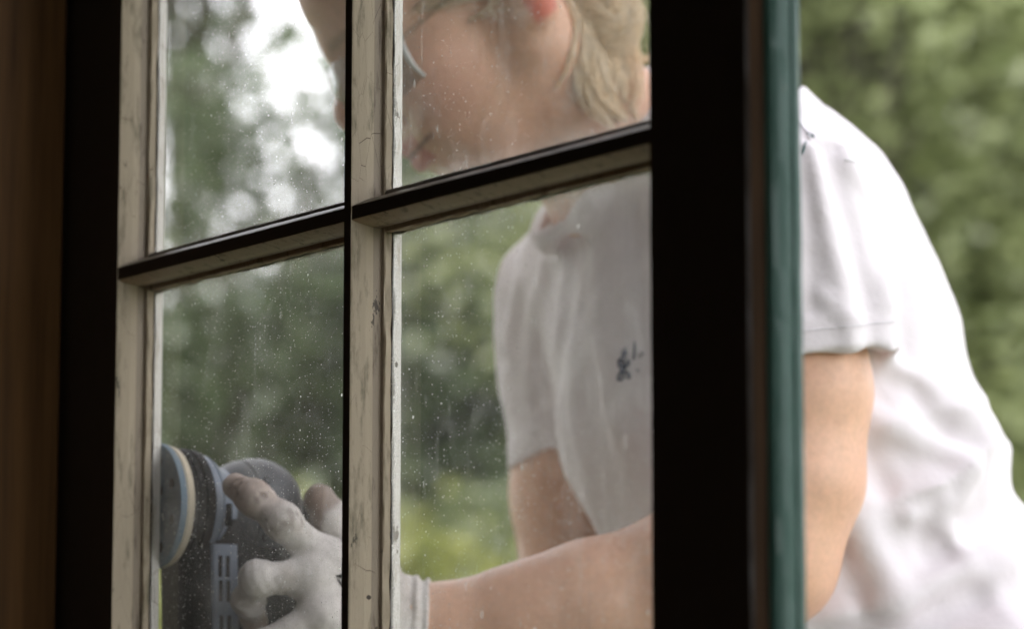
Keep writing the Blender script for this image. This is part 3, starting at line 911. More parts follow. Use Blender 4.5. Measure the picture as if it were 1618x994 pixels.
# ears
for sg in (1, -1):
    th = R(18)
    eu = hU * math.cos(th) + (-hF) * math.sin(th); ef = hF * math.cos(th) + hU * math.sin(th)
    fl = R(32)
    en = sg * hL * math.cos(fl) + hF * math.sin(fl); ef2 = np.cross(eu, en) * sg
    ec = H(-13, sg * 75, 6)
    EM = np.stack([ef, en, eu])
    body.ell(ec + en * .002, hm((11.5, 5.5, 30)), EM, 0.003)
    body.subell(ec + (ef * 3 + en * 6 + eu * 3) * .001, hm((7, 6, 17)), EM, 0.003)
    body.subell(ec + (ef * 6 + en * 6 - eu * 6) * .001, hm((7, 8, 7)), EM, 0.003)
    body.ell(ec + (ef * 5 + en * 1 - eu * 24) * .001, hm((8.5, 4.5, 9.5)), EM, 0.005)
    body.ell(ec + (ef * 13 + en * 1 - eu * 3) * .001, hm((4, 4, 6)), EM, 0.004)
# neck and shoulders
NB = P(1040, 285, 2.09)
body.cap(P(858, 118, 2.05), NB, 0.046, 0.050, 0.03)
body.cap(H(4, 0, -45), P(966, 280, 2.098), 0.044, 0.041, 0.03)
body.cap(H(-6, 58, -14), P(985, 285, 2.055), 0.017, 0.012, 0.03)                    # neck muscle
body.cap(NB, P(1200, 290, 2.0), 0.047, 0.040, 0.03)
body.cap(NB, P(950, 420, 2.2), 0.054, 0.046, 0.04)
# trunk, kept a little inside the shirt
TA = [(1047, 165, .090, .052), (1080, 252, .128, .076), (1140, 425, .165, .114), (1189, 609, .165, .133), (1265, 781, .155, .126), (1355, 951, .160, .126), (1440, 1110, .18, .14)]
TC = np.array([P(a, b, 2.105) for a, b, c, d in TA])
TD = TC[-1] - TC[1]; TD /= np.linalg.norm(TD)
LA = LT - (LT @ TD) * TD; LA /= np.linalg.norm(LA)
FA = np.cross(TD, LA)
tra = np.array([c for a, b, c, d in TA]); trb = np.array([d for a, b, c, d in TA])
tcen, trad = TC.mean(0), 0.5
def _smooth(x, n=60):
    x = np.asarray(x, float); k = len(x); t = np.linspace(0, k - 1, n); o = []
    for q in t:
        j = min(int(q), k - 2); u = q - j
        p0, p1, p2, p3 = x[max(j - 1, 0)], x[j], x[j + 1], x[min(j + 2, k - 1)]
        o.append(.5 * (2 * p1 + (p2 - p0) * u + (2 * p0 - 5 * p1 + 4 * p2 - p3) * u * u + (3 * p1 - p0 - 3 * p2 + p3) * u ** 3))
    return np.array(o)
LC, Lra, Lrb = _smooth(TC[1:]), _smooth(tra[1:]), _smooth(trb[1:])
body.add(loft(LC, Lra - .042, Lrb - .042, TD, LA, FA), tcen, trad, 0.04)
# left arm (near)
SHO = P(1234, 330, 1.957); ELB = P(1214, 880, 1.945); WRI = P(632, 1004, 1.940)
fore = [ELB, P(1095, 918, 1.945), P(930, 962, 1.945), P(820, 985, 1.942), P(690, 1003, 1.940), WRI]
body.chain([SHO, P(1258, 470, 1.945), P(1262, 620, 1.945), P(1252, 760, 1.945), ELB], [.042, .0395, .0425, .0415, .038], 0.02)
body.chain(fore, [.040, .0435, .0385, .0325, .0275, .026], 0.02)
body.ball(P(1232, 908, 1.95), 0.0195, 0.03)                                         # point of the elbow
# right arm (far), its hand holding the handle below the frame
SHR = P(888, 455, 2.255); ELR = P(908, 1015, 2.215); WRR = P(480, 1120, 2.0)
body.chain([SHR, P(898, 600, 2.25), P(905, 780, 2.235), ELR], [.041, .040, .0415, .038], 0.02)
body.chain([ELR, P(760, 1075, 2.14), WRR], [.039, .040, .026], 0.02)
# legs inside the trousers
HIPL = TC[-1] + LT * .085 + np.array([.02, 0, -.05]); HIPR = TC[-1] - LT * .085 + np.array([.02, 0, -.05])
legs = []
for hp, fx in ((HIPL, .00), (HIPR, .04)):
    kn = np.array([hp[0] - .05 + fx, hp[1] + .03, .50]); an = np.array([hp[0] + .03 + fx, hp[1] + .06, .09])
    legs.append((hp, kn, an))
    body.chain([hp, kn, an], [.085, .052, .036], 0.02)
    body.cap(an + np.array([.03, .01, -.05]), an + np.array([-.15, -.04, -.06]), .03, .026, 0.02)

# hands: joints in photo pixels and depth
LH = dict(index=[(510, 888, 1.880, .0112), (446, 824, 1.863, .0100), (402, 788, 1.866, .0094), (372, 769, 1.874, .0084)],
          middle=[(490, 912, 1.866, .0112), (406, 915, 1.857, .0094), (393, 950, 1.876, .0086), (402, 984, 1.900, .0082)],
          ring=[(508, 975, 1.862, .0110), (412, 1026, 1.856, .0098), (400, 1064, 1.878, .0088), (412, 1090, 1.90, .0080)],
          little=[(525, 1024, 1.874, .0098), (452, 1078, 1.864, .0088), (438, 1110, 1.884, .0080), (450, 1128, 1.90, .0072)],
          thumb=[(600, 940, 1.928, .0145), (556, 866, 1.918, .0124), (524, 824, 1.914, .0112), (505, 791, 1.912, .0102)])
RH = dict(index=[(385, 1085, 1.955, .0110), (318, 1075, 1.93, .0102), (290, 1085, 1.90, .0094), (300, 1092, 1.875, .0085)],
          middle=[(385, 1120, 1.955, .0110), (315, 1115, 1.93, .0102), (288, 1125, 1.90, .0094), (302, 1132, 1.872, .0085)],
          ring=[(390, 1155, 1.955, .0106), (322, 1152, 1.93, .0098), (295, 1162, 1.90, .0092), (308, 1168, 1.875, .0083)],
          little=[(400, 1188, 1.955, .0096), (340, 1188, 1.935, .0086), (312, 1195, 1.908, .0080), (322, 1200, 1.885, .0074)],
          thumb=[(450, 1090, 1.97, .0145), (420, 1058, 1.935, .0125), (400, 1050, 1.905, .0108), (378, 1060, 1.885, .0098)])
def hand(S, hnd, wrist, grow, k=0.006):
    pj = {n: [P(a, b, c) for a, b, c, r in v] for n, v in hnd.items()}
    rr = {n: [r + grow for a, b, c, r in v] for n, v in hnd.items()}
    tips = []
    for n in ("index", "middle", "ring", "little"):
        S.cap(wrist, pj[n][0], .021 + grow, rr[n][0] * 1.12, 0.018)
    S.cap(pj["index"][0], pj["little"][0], rr["index"][0] * .95, rr["little"][0] * .95, 0.012)
    S.cap(wrist, pj["thumb"][0], .020 + grow, rr["thumb"][0] * 1.15, 0.02)
    S.cap(pj["thumb"][0], pj["index"][0], .011 + grow, .009 + grow, 0.015)
    for n, v in pj.items():
        for i in range(3): S.cap(v[i], v[i + 1], rr[n][i], rr[n][i + 1], k)
        for i in (1, 2): S.ball(v[i], rr[n][i] * 1.03, k)
    return pj
ljo = hand(body, LH, WRI, -0.0026)
rjo = hand(body, RH, WRR, -0.0026)

def seg_dist(Q, a, b):
    ab = b - a; t = np.clip(((Q - a) @ ab) / (ab @ ab), 0, 1)
    return np.linalg.norm(Q - a - t[:, None] * ab, axis=1)
def soft(x, a, b): t = np.clip((x - a) / (b - a), 0, 1); return t * t * (3 - 2 * t)

bv, bf = body.mesh(0.0025)
loc = ((bv - HC) @ HM.T) / (0.001 * HK)
base = np.array([0.72, 0.435, 0.30])
colr = np.repeat(base[None], len(bv), 0)
n1 = vnoise(bv * 90)[:, None]; n2 = vnoise(bv * 22 + 5)[:, None]
colr = colr * (0.93 + 0.1 * n1) * (0.95 + 0.1 * n2)
def tint(mask, c, amt):
    global colr
    colr = colr * (1 - (mask * amt)[:, None]) + np.array(c) * (mask * amt)[:, None]
inhead = soft(-np.linalg.norm(loc - np.array([20, 0, 10]), axis=1), -150, -120)
tint(inhead * soft(-np.linalg.norm((loc - np.array([64, 46, -22])) / [1, 1, 1], axis=1), -42, -8), (0.66, 0.34, 0.27), 0.45)
tint(inhead * soft(-np.linalg.norm((loc - np.array([112, 0, -8])), axis=1), -20, -6), (0.58, 0.26, 0.2), 0.5)
lipm = inhead * soft(-np.abs(loc[:, 2] + 51 - .12 * np.abs(loc[:, 1])), -13 , -9) * soft(-np.abs(loc[:, 1]), -29, -24) * soft(loc[:, 0], 78, 84)
tint(lipm, (0.52, 0.15, 0.14), 0.85)
slit = inhead * soft(-np.abs(loc[:, 2] + 50.6 - 0.13 * np.abs(loc[:, 1])), -2.2, -0.8) * soft(-np.abs(loc[:, 1]), -47, -41) * soft(loc[:, 0], 56, 64)
tint(slit, (0.12, 0.04, 0.035), 0.85)
earm = inhead * soft(np.abs(loc[:, 1]), 71, 74) * soft(-np.abs(loc[:, 0] + 14 - .3 * (6 - loc[:, 2])* 0), -17, -12) * soft(-np.abs(loc[:, 2] - 6), -36, -30)
tint(earm, (0.66, 0.13, 0.09), 0.8)
lash = inhead * soft(-np.abs(loc[:, 2] - 3.0), -2.0, -0.8) * soft(-np.abs(np.abs(loc[:, 1]) - 31), -14, -11) * soft(loc[:, 0], 76, 80)
tint(lash, (0.10, 0.06, 0.04), 0.8)
brow = inhead * soft(-np.abs(loc[:, 2] - 36 + 0.002 * (np.abs(loc[:, 1]) - 26) ** 2), -5, -2) * soft(-np.abs(np.abs(loc[:, 1]) - 27), -20, -14) * soft(loc[:, 0], 66, 72)
tint(brow, (0.30, 0.20, 0.11), 0.6)
fk = soft(vnoise(bv * 210 + 2) * .65 + vnoise(bv * 420) * .35, .69, .76) * (np.linalg.norm(loc, axis=1) > 150)
tint(fk, (0.48, 0.25, 0.15), 0.2)
blot = soft(vnoise(bv * 38 + 9), .5, .8)
tint(blot, (0.66, 0.36, 0.27), 0.14)
body_o = link("body", mesh_from("body", bv, bf, cols=np.clip(colr, 0, 1)), person, [M["skin"]])

# ------------------------------------------------------------------ gloves
def make_glove(hnd, wrist, cuff_pts, cuff_r, pj_, seed):
    S = Sdf()
    pj = hand(S, hnd, wrist, 0.0, 0.0055)
    S.chain(cuff_pts, cuff_r, 0.012)
    a = cuff_pts[-2]; b = cuff_pts[-1]; ax_ = (b - a) / np.linalg.norm(b - a)
    S.inter(halfspace(b - ax_ * .004, ax_), b, 0.09, 0.002)
    def rib(Q):
        t = (Q - b) @ ax_
        ww = soft(t, -.036, -.026)
        return -(0.0009 * np.sin(t * 2 * np.pi / .0062 + 2 * vnoise(Q * 60)) + .0009 * np.sin(t * 2 * np.pi / .011 + 4 * vnoise(Q * 45 + 3))) * ww
    S.disp(rib, b, 0.09)
    S.disp(lambda Q: 0.0007 * (vnoise(Q * 110) - .5) + .0006 * (vnoise(Q * 260 + 9) - .5), (wrist + pj["middle"][1]) / 2, 0.2)
    for nm, pts in pj.items():
        for ji in (1, 2):
            ax2 = pts[ji + 1] - pts[ji - 1]; ax2 = ax2 / np.linalg.norm(ax2)
            S.disp(lambda Q, c=pts[ji], a=ax2, ph=ji + len(nm): .00055 * np.sin((Q - c) @ a * 2 * np.pi / .0052 + ph + 3 * vnoise(Q * 90)) * np.exp(-(((Q - c) ** 2).sum(1)) / .013 ** 2), pts[ji], .03)
    S.disp(lambda Q, c=(pj["index"][0] + wrist) / 2: .0012 * np.sin((Q @ np.array([.5, .2, .84])) * 2 * np.pi / .017 + 7 * vnoise(Q * 32)) * np.exp(-(((Q - c) ** 2).sum(1)) / .03 ** 2), (pj["index"][0] + wrist) / 2, .07)
    v, f = S.mesh(0.0016)
    knit = np.array([0.72, 0.68, 0.65]); rub = np.array([0.24, 0.155, 0.115]); tan = np.array([0.40, 0.28, 0.22])
    n = vnoise(v * 120); n2 = vnoise(v * 320 + 4); n3 = vnoise(v * 60 + 11)
    c = np.repeat(knit[None], len(v), 0) * (0.9 + 0.16 * n[:, None])
    # dipped coating on the palm side and fingertips
    for nm, pts in pj.items():
        ds = np.min([seg_dist(v, pts[i], pts[i + 1]) for i in range(3)], 0)
        tip = np.linalg.norm(v - pts[3], axis=1)
        dmid = np.linalg.norm(v - pts[2], axis=1)
        if nm == "thumb":
            palm = soft((v - (pts[3] + pts[2]) / 2) @ np.array([-0.9, -0.1, .15]), -.001, .0035) * soft(-np.minimum(tip, dmid), -.034, -.020)
            tipm = soft(-tip, -.0165, -.012) * .8
        else:
            palm = soft((v - pts[2]) @ np.array([-.6, .55, -.55]), .006, .012) * soft(-np.minimum(tip, dmid), -.035, -.022)
            tipm = soft(-tip - .010 * (n - .5), -.052 if nm == 'index' else -.028, -.010)
        m = np.clip(np.maximum(palm, tipm) * (ds < .02), 0, 1)
        mm_ = (m * (0.65 + .35 * n3))[:, None]
        c = c * (1 - mm_) + (rub if nm == "thumb" else tan)[None] * mm_
    dirt = soft(n * .6 + n2 * .4, .56, .74) * soft(-np.linalg.norm(v - (pj["index"][1] + pj["index"][3]) / 2, axis=1), -.05, -.01)
    c = c * (1 - .8 * dirt[:, None]) + np.array([.13, .09, .07]) * (.8 * dirt[:, None])
    d2 = soft(n3 * .7 + n * .3, .60, .8)[:, None] * .3
    c = c * (1 - d2) + np.array([.30, .24, .2]) * d2
    return link("glove", mesh_from("glove", v, f, cols=c), person, [M["glove"]])
glove_o = make_glove(LH, WRI, [WRI, P(660, 1003, 1.94), P(690, 1003, 1.94)], [.0275, .0305, .0318], ljo, 1)
make_glove(RH, WRR, [WRR, (WRR + P(760, 1075, 2.14)) / 2 * .3 + WRR * .7, (WRR + P(760, 1075, 2.14)) / 2 * .55 + WRR * .45], [.0275, .031, .034], rjo, 2)

# ------------------------------------------------------------------ T-shirt
sh = Sdf()
sh.add(loft(LC, Lra, Lrb, TD, LA, FA), tcen, trad, 0.03)
sh.cap(P(1060, 265, 2.1), P(1205, 300, 1.99), .058, .050, 0.03)
sh.cap(P(1060, 265, 2.1), P(945, 425, 2.2), .058, .050, 0.05)
sh.cap(P(1120, 275, 2.12), P(1262, 300, 2.06), .054, .048, 0.03)                   # rounded upper back
# sleeves: hollow cones cut at the hem
def sleeve_fn(a, b, ra, rb, n, wall=.0085):
    a, b = np.asarray(a, float), np.asarray(b, float); n = n / np.linalg.norm(n)
    ax_ = (b - a) / np.linalg.norm(b - a); Ln = np.linalg.norm(b - a)
    def f(Q):
        w = Q - a; t = w @ ax_; tc = np.clip(t, 0, Ln * 1.3)
        rr = np.sqrt(((w - tc[:, None] * ax_) ** 2).sum(1))
        r0 = ra + (rb - ra) * tc / Ln
        hem = (Q - b) @ n
        band = soft(hem, -.0215, -.0195) * .0007 - .0006 * np.exp(-((hem + .0205) / .0016) ** 2)
        wob = .0035 * (vnoise(Q * 26) - .5) * soft(t, .3 * Ln, Ln)
        o = rr - r0 - band - wob
        inn = np.maximum(rr - (r0 - wall) - wob, -(t - .80 * Ln))
        d = smax(o, hem + .006 * (vnoise(Q * 22 + 7) - .5), .0015)
        return np.maximum(d, -inn)
    return f, (a + b) / 2, Ln * .75 + ra
SL0, SL1 = P(1238, 318, 1.957), P(1278, 578, 1.947)
FR0, FR1 = P(892, 470, 2.25), P(905, 716, 2.237)
f_, c_, r_ = sleeve_fn(SL0, SL1, .0535, .0580, (SL1 - SL0) / np.linalg.norm(SL1 - SL0) + np.array([.0, .0, 0])); sh.add(f_, c_, r_, 0.022)
f_, c_, r_ = sleeve_fn(FR0, FR1, .0505, .046, (FR1 - FR0) / np.linalg.norm(FR1 - FR0) + np.array([.25, 0, -.1])); sh.add(f_, c_, r_, 0.022)
# neckline: opening and rib collar
CC = P(948, 283, 2.088); NA = np.array([-.71, -.32, .70]); NA /= np.linalg.norm(NA)
CA = LT - (LT @ NA) * NA; CA /= np.linalg.norm(CA); CB = np.cross(NA, CA)
def neck_open(Q):
    q = Q - CC; x, y, z = q @ CA, q @ CB, q @ NA
    return np.maximum(np.sqrt((x / 1.04) ** 2 + y ** 2) - .0540, -z - .004)
sh.sub(neck_open, CC + NA * .05, 0.12, 0.004)
def collar(Q):
    q = Q - CC; x, y, z = q @ CA, q @ CB, q @ NA
    rr = np.sqrt((x / 1.04) ** 2 + y ** 2)
    d = np.sqrt((rr - .0565) ** 2 + ((z + .001) / 1.9) ** 2)
    return d - .0046
sh.add(collar, CC, 0.085, 0.004)
# folds (photo pixels, depth)
fold_list = []
for pix, w, a in (
    # back and side of the body
    ([(1376, 655, 1.985), (1440, 690, 1.985), (1535, 735, 2.03)], .0085, .0065),
    ([(1372, 720, 1.985), (1410, 790, 1.975), (1470, 800, 2.0)], .009, -.005),
    ([(1535, 745, 2.03), (1510, 790, 2.0), (1440, 812, 1.985)], .008, .006),
    ([(1470, 870, 1.985), (1530, 850, 2.0), (1620, 800, 2.05)], .011, -.006),
    ([(1485, 825, 1.985), (1530, 880, 1.99), (1590, 880, 2.02)], .009, .006),
    ([(1350, 820, 1.975), (1400, 905, 1.975), (1425, 960, 1.98)], .011, .0065),
    ([(1320, 870, 1.975), (1355, 940, 1.975), (1370, 985, 1.975)], .008, -.005),
    ([(1280, 985, 1.97), (1400, 968, 1.97), (1500, 915, 1.98), (1590, 890, 2.02)], .010, .007),
    ([(1300, 1010, 1.97), (1420, 995, 1.97), (1540, 940, 1.99)], .011, -.007),
    ([(1420, 330, 2.03), (1425, 450, 2.01), (1430, 560, 1.99)], .010, -.005),
    ([(1430, 600, 1.99), (1500, 620, 2.0), (1560, 690, 2.05)], .013, .004),
    ([(1385, 590, 1.985), (1440, 615, 1.985), (1490, 680, 2.0)], .008, -.004),
    # sleeve drape from the shoulder seam
    ([(1282, 235, 1.90), (1300, 330, 1.892), (1330, 450, 1.892), (1345, 540, 1.893)], .006, .0048),
    ([(1270, 240, 1.90), (1278, 340, 1.892), (1282, 480, 1.892)], .008, -.004),
    ([(1310, 240, 1.905), (1345, 350, 1.90), (1372, 480, 1.898), (1384, 560, 1.90)], .008, -.0045),
    ([(1330, 235, 1.91), (1378, 340, 1.915), (1402, 480, 1.91)], .007, .0045),
    ([(1258, 190, 1.905), (1276, 220, 1.905), (1320, 232, 1.915), (1390, 262, 1.95)], .004, -.0022),
    ([(1300, 470, 1.893), (1330, 500, 1.893), (1360, 505, 1.896)], .006, .0025),
    # chest, hanging folds
    ([(905, 385, 2.0), (890, 500, 2.02), (870, 640, 2.03)], .012, -.0055),
    ([(935, 390, 1.99), (960, 520, 1.99), (985, 680, 1.99)], .012, .0045),
    ([(870, 380, 2.04), (842, 500, 2.08), (838, 620, 2.1)], .009, .005),
    ([(1000, 340, 1.97), (1015, 480, 1.96), (1025, 700, 1.97)], .012, -.0045),
    ([(905, 560, 2.01), (915, 700, 2.02), (950, 840, 2.03)], .012, .0045),
    # far sleeve
    ([(820, 450, 2.21), (800, 560, 2.2), (850, 650, 2.19)], .008, .005),
    ([(792, 560, 2.22), (835, 620, 2.19), (850, 640, 2.19)], .007, -.005),
    ([(800, 640, 2.22), (840, 690, 2.2)], .006, .004),
):
    fold_list.append((pix, w, a * (1.6 if pix[0][1] > 580 and pix[0][0] > 1270 else 1.2 if pix[0][0] > 1240 else .8)))
def drape(Q):
    w = Q + .02 * np.stack([vnoise(Q * 9) - .5, vnoise(Q * 9 + 4) - .5, vnoise(Q * 9 + 8) - .5], 1)
    q = np.stack([w @ LA * 17, w @ FA * 17, w @ TD * 5.5], 1) + 40
    r1 = 1 - np.abs(2 * vnoise(q) - 1); r2 = 1 - np.abs(2 * vnoise(q * 2.1 + 7) - 1)
    low = soft(Q @ TD, TC[3] @ TD - .02, TC[5] @ TD)
    q2 = np.stack([w @ LA * 9, w @ FA * 13, w @ TD * 19], 1) + 20
    r3 = 1 - np.abs(2 * vnoise(q2) - 1)
    return -(.0075 * (r1 - .6) + .0032 * (r2 - .6)) * (1 - .5 * low) - .027 * (r3 - .6) * low
sh.disp(drape, tcen, 0.8)
sh.disp(lambda Q: .006 * (vnoise(Q * 13) - .5) + .0028 * (vnoise(Q * 34 + 3) - .5) + .0012 * (vnoise(Q * 80 + 6) - .5), tcen, 0.8)
flat = Sdf(); flat.items = list(sh.items)
for pix, w, a in fold_list:
    add_ridge_on(flat, sh, pix, w, a)
sv, sf = sh.mesh(0.0026)
shirt = link("t_shirt", mesh_from("t_shirt", sv, sf, cols=np.repeat(np.array([[.72, .67, .695]]), len(sv), 0)), person, [M["shirt"]])
bvh_s = BVHTree.FromPolygons([tuple(v) for v in sv.tolist()], sf.tolist())
def on(bvh, px, py, lift=0.0006):
    d = Vector(P(px, py, 2.0)) - Vector((0, 0, EYE)); d.normalize()
    h = bvh.ray_cast(Vector((0, 0, EYE)), d)
    if h[0] is None: return None
    return np.array(h[0]) + np.array(h[1]) * lift, np.array(h[1])
def thread(name, pix, r, mat, parent, bvh, n=14, closed_w=None, lift=.0006):
    """thread sewn onto cloth along a run of photo pixels"""
    pix = np.asarray(pix, float); tt = np.linspace(0, 1, n)
    seg = np.linspace(0, 1, len(pix))
    pts = []
    for t in tt:
        q = on(bvh, np.interp(t, seg, pix[:, 0]), np.interp(t, seg, pix[:, 1]), lift)
        if q is not None: pts.append(q[0])
    if len(pts) < 2: return None
    rad = np.full(len(pts), r) if np.isscalar(r) else np.interp(np.linspace(0, 1, len(pts)), np.linspace(0, 1, len(r)), r)
    V, F = tube_mesh([(pts, rad)], 6)
    return (V, F)
def joined(name, parts, mat, parent):
    V, F, b = [], [], 0
    for p in parts:
        if p is None: continue
        V.append(p[0]); F.append(p[1] + b); b += len(p[0])
    if not V: return None
    return link(name, mesh_from(name, np.concatenate(V), np.concatenate(F).astype(np.int32)), parent, [mat])
T = lambda pix, r, n=14: thread("t", pix, r, None, None, bvh_s, n)
# embroidered emblem on the chest and the faint lettering beside it
e0x, e0y = 985, 577
ES = .72
def E(*q): return [(e0x + a, e0y + b) for a, b in q]
joined("emblem", [T(E((3.5, -28), (4, -20), (1, -10), (0, 2)), [0.00050, 0.00137, 0.00086, 0.00072]),
                  T(E((-1, -24), (-1, -14), (0, -6)), [0.00036, 0.00086, 0.00058]),
                  T(E((0, 4), (-5, 1), (-6, -6), (-3, -11)), [0.00086, 0.00115, 0.00108, 0.00058]),
                  T(E((0, 4), (6, 2), (9, -4), (7, -9)), [0.00086, 0.00130, 0.00151, 0.00058]),
                  T(E((0, 3), (-1, 10), (0, 16)), [0.00122, 0.00173, 0.00101]),
                  T(E((0, 11), (-6, 15), (-8, 22)), [0.00101, 0.00094, 0.00065]), T(E((-8, 23), (-3, 23), (1, 20)), [0.00101, 0.00108, 0.00058]),
                  T(E((1, 11), (8, 12), (11, 16), (9, 21), (6, 18)), [0.00086, 0.00108, 0.00122, 0.00094, 0.00058]),
                  T(E((0, 14), (3, 20)), [0.00065, 0.00065])], M["ink"], shirt)
joined("lettering", [T([(1003.5, 540), (1003, 556), (1001.5, 569)], [.0006, .0009, .0009]), T([(1010, 560), (1012, 566)], .0004, 5), T([(1016, 555), (1015, 563)], .0004, 5), T([(1008, 584), (1008.5, 588)], .0006, 4)], M["ink"], shirt)
# seam threads
M["thread"] = plain("white_thread", (.78, .77, .80), .8, .1, 400, .1, 0)
M["greenthread"] = plain("loose_green_thread", (.03, .10, .10), .8, .1, 400, .1, 0)
joined("shoulder_seam", [T([(1252, 180), (1262, 196), (1279, 212), (1279, 220)], .0007, 16)], M["thread"], shirt)
joined("seam_crease", [T([(1334, 252), (1352, 256), (1376, 265)], .0006, 12)], M["thread"], shirt)
joined("loose_stitch", [T([(1277, 212), (1283, 214), (1285, 217)], .0008, 6), T([(1271, 231), (1269, 238), (1267, 243)], .0008, 6), T([(1273, 226), (1272, 229)], .0007, 4)], M["greenthread"], shirt)
hem = []
for k in range(26):
    x0 = 1268 + k * 6.0; y0 = 523 - 0.10 * (x0 - 1268)
    hem.append(T([(x0, y0), (x0 + 3.6, y0 - .36)], .0004, 3))
setp(joined("hem_stitching", hem, M["thread"], shirt), kind="stuff")

# ------------------------------------------------------------------ trousers and shoes
tr = Sdf()
tr.ell(TC[-1] + np.array([.02, 0, -.03]), (.15, .16, .13), None, .03)
for hp, kn, an in legs:
    tr.chain([hp, kn, an], [.098, .068, .058], 0.03)
tr.disp(lambda Q: .008 * (vnoise(Q * 14) - .5) + .003 * (vnoise(Q * 40) - .5), (legs[0][1] + legs[1][1]) / 2, 1.2)
tv, tf = tr.mesh(0.007)
link("trousers", mesh_from("trousers", tv, tf, cols=np.repeat(np.array([[.42, .47, .58]]), len(tv), 0)), person, [M["jeans"]])
M["shoe"] = plain("dark_shoe", (.04, .035, .03), .6)
for hp, kn, an in legs:
    s_ = Sdf(); s_.cap(an + np.array([.03, .01, -.045]), an + np.array([-.15, -.04, -.052]), .04, .034, .02); s_.cap(an, an + np.array([.01, 0, -.04]), .05, .042, .02)
    v, f = s_.mesh(0.006); v[:, 2] = np.maximum(v[:, 2], 0.001)
    link("shoe", mesh_from("shoe", v, f), person, [M["shoe"]])

# ------------------------------------------------------------------ hair
hr = Sdf()
hr.ell(H(-9, 0, 52), hm((96, 75.5, 82)), HM, 0.0)
hr.ell(H(34, 0, 72), hm((62, 62, 46)), HM, .02)
def hairline(Q):
    q = ((Q - HC) @ HM.T) / (0.001 * HK)
    f, l, u = q[:, 0], np.abs(q[:, 1]), q[:, 2]
    # in front of the ears and below the forehead there is no hair
    front = (f - 4) - np.clip((u - 26) * 2.0, 0, 150)
    nape = (-48 - u) + np.clip((-f - 30) * .25, 0, 20)
    return np.maximum(front, nape) * 0.0007
hr.inter(hairline, HC, .3, .006)
BUN = P(944, 32, 2.03)
hr.ell(BUN, (.021, .020, .022), None, .01)
hr.cap(H(-70, 0, -10), BUN, .035, .022, .02)
hr.disp(lambda Q: .003 * (vnoise(Q * 60) - .5), HC, .3)
hv, hf_ = hr.mesh(0.003)
hq = ((hv - HC) @ HM.T)
sn = np.sin(hq[:, 1] * 900 + 6 * vnoise(hv * 40)) * .5 + .5
hc0 = np.array([.94, .81, .61])[None] * (.85 + .2 * sn[:, None]) * (.9 + .15 * vnoise(hv * 70)[:, None])
hair = link("hair", mesh_from("hair", hv, hf_, cols=hc0), person, [M["hair"]])
# strands
paths, pc = [], []
g = np.random.default_rng(5)
bvh_h = BVHTree.FromPolygons([tuple(v) for v in hv.tolist()], hf_.tolist())
def strand(pts, r, n=14, jit=0.0, tone=None):
    pts = np.asarray(pts, float); k = len(pts); t = np.linspace(0, k - 1, n)
    # smooth curve through the points
    out = np.zeros((n, 3))
    for i, tt in enumerate(t):
        j = min(int(tt), k - 2); u = tt - j
        p0, p1, p2, p3 = pts[max(j - 1, 0)], pts[j], pts[j + 1], pts[min(j + 2, k - 1)]
        out[i] = .5 * (2 * p1 + (p2 - p0) * u + (2 * p0 - 5 * p1 + 4 * p2 - p3) * u * u + (3 * p1 - p0 - 3 * p2 + p3) * u ** 3)
    paths.append((out, np.linspace(r, r * .45, n) * np.minimum(1, np.linspace(.3, 6, n))))
    pc.append(tone if tone is not None else g.uniform(.82, 1.08))
# combed back over the skull
for i in range(1500):
    l = g.uniform(-78, 78); f = g.uniform(-60, 84); u0 = g.uniform(20, 130)
    s = H(f, l, 40 + math.sqrt(max(0, 1 - (f / 100) ** 2 - (l / 80) ** 2)) * 92) if g.random() < .6 else H(f * .5, math.copysign(80, l), u0 * .8)
    pts = []
    e = BUN + g.normal(size=3) * .007
    for t in np.linspace(0, 1, 6):
        q = s * (1 - t) + e * t
        nn = bvh_h.find_nearest(Vector(q))
        pp = np.array(nn[0]) + np.array(nn[1]) * g.uniform(.0004, .0026)
        pts.append(pp)
    d0 = ((pts[0] - HC) @ HM.T)
    strand(pts, g.uniform(.00025, .0005), 14)
# the loose knot: big loops
for i in range(1300):
    c = BUN + g.normal(size=3) * .0035
    n_ = np.array([g.normal() * .5, -.8 + g.normal() * .45, g.normal() * .5 + .2]); n_ /= np.linalg.norm(n_)
    a = np.cross(n_, [0, 0, 1.]); a /= np.linalg.norm(a); b = np.cross(n_, a)
    R0 = g.uniform(.012, .0255); st = g.uniform(0, 6.28); ln = g.uniform(2.0, 4.6)
    off = n_ * g.normal() * .008
    pts = [c + off + (a * math.cos(st + q) + b * math.sin(st + q) * 1.12) * (R0 * (1 + .10 * math.sin(2 * q + i))) for q in np.linspace(0, ln, 8)]
    strand(pts, g.uniform(.00025, .00055), 18)
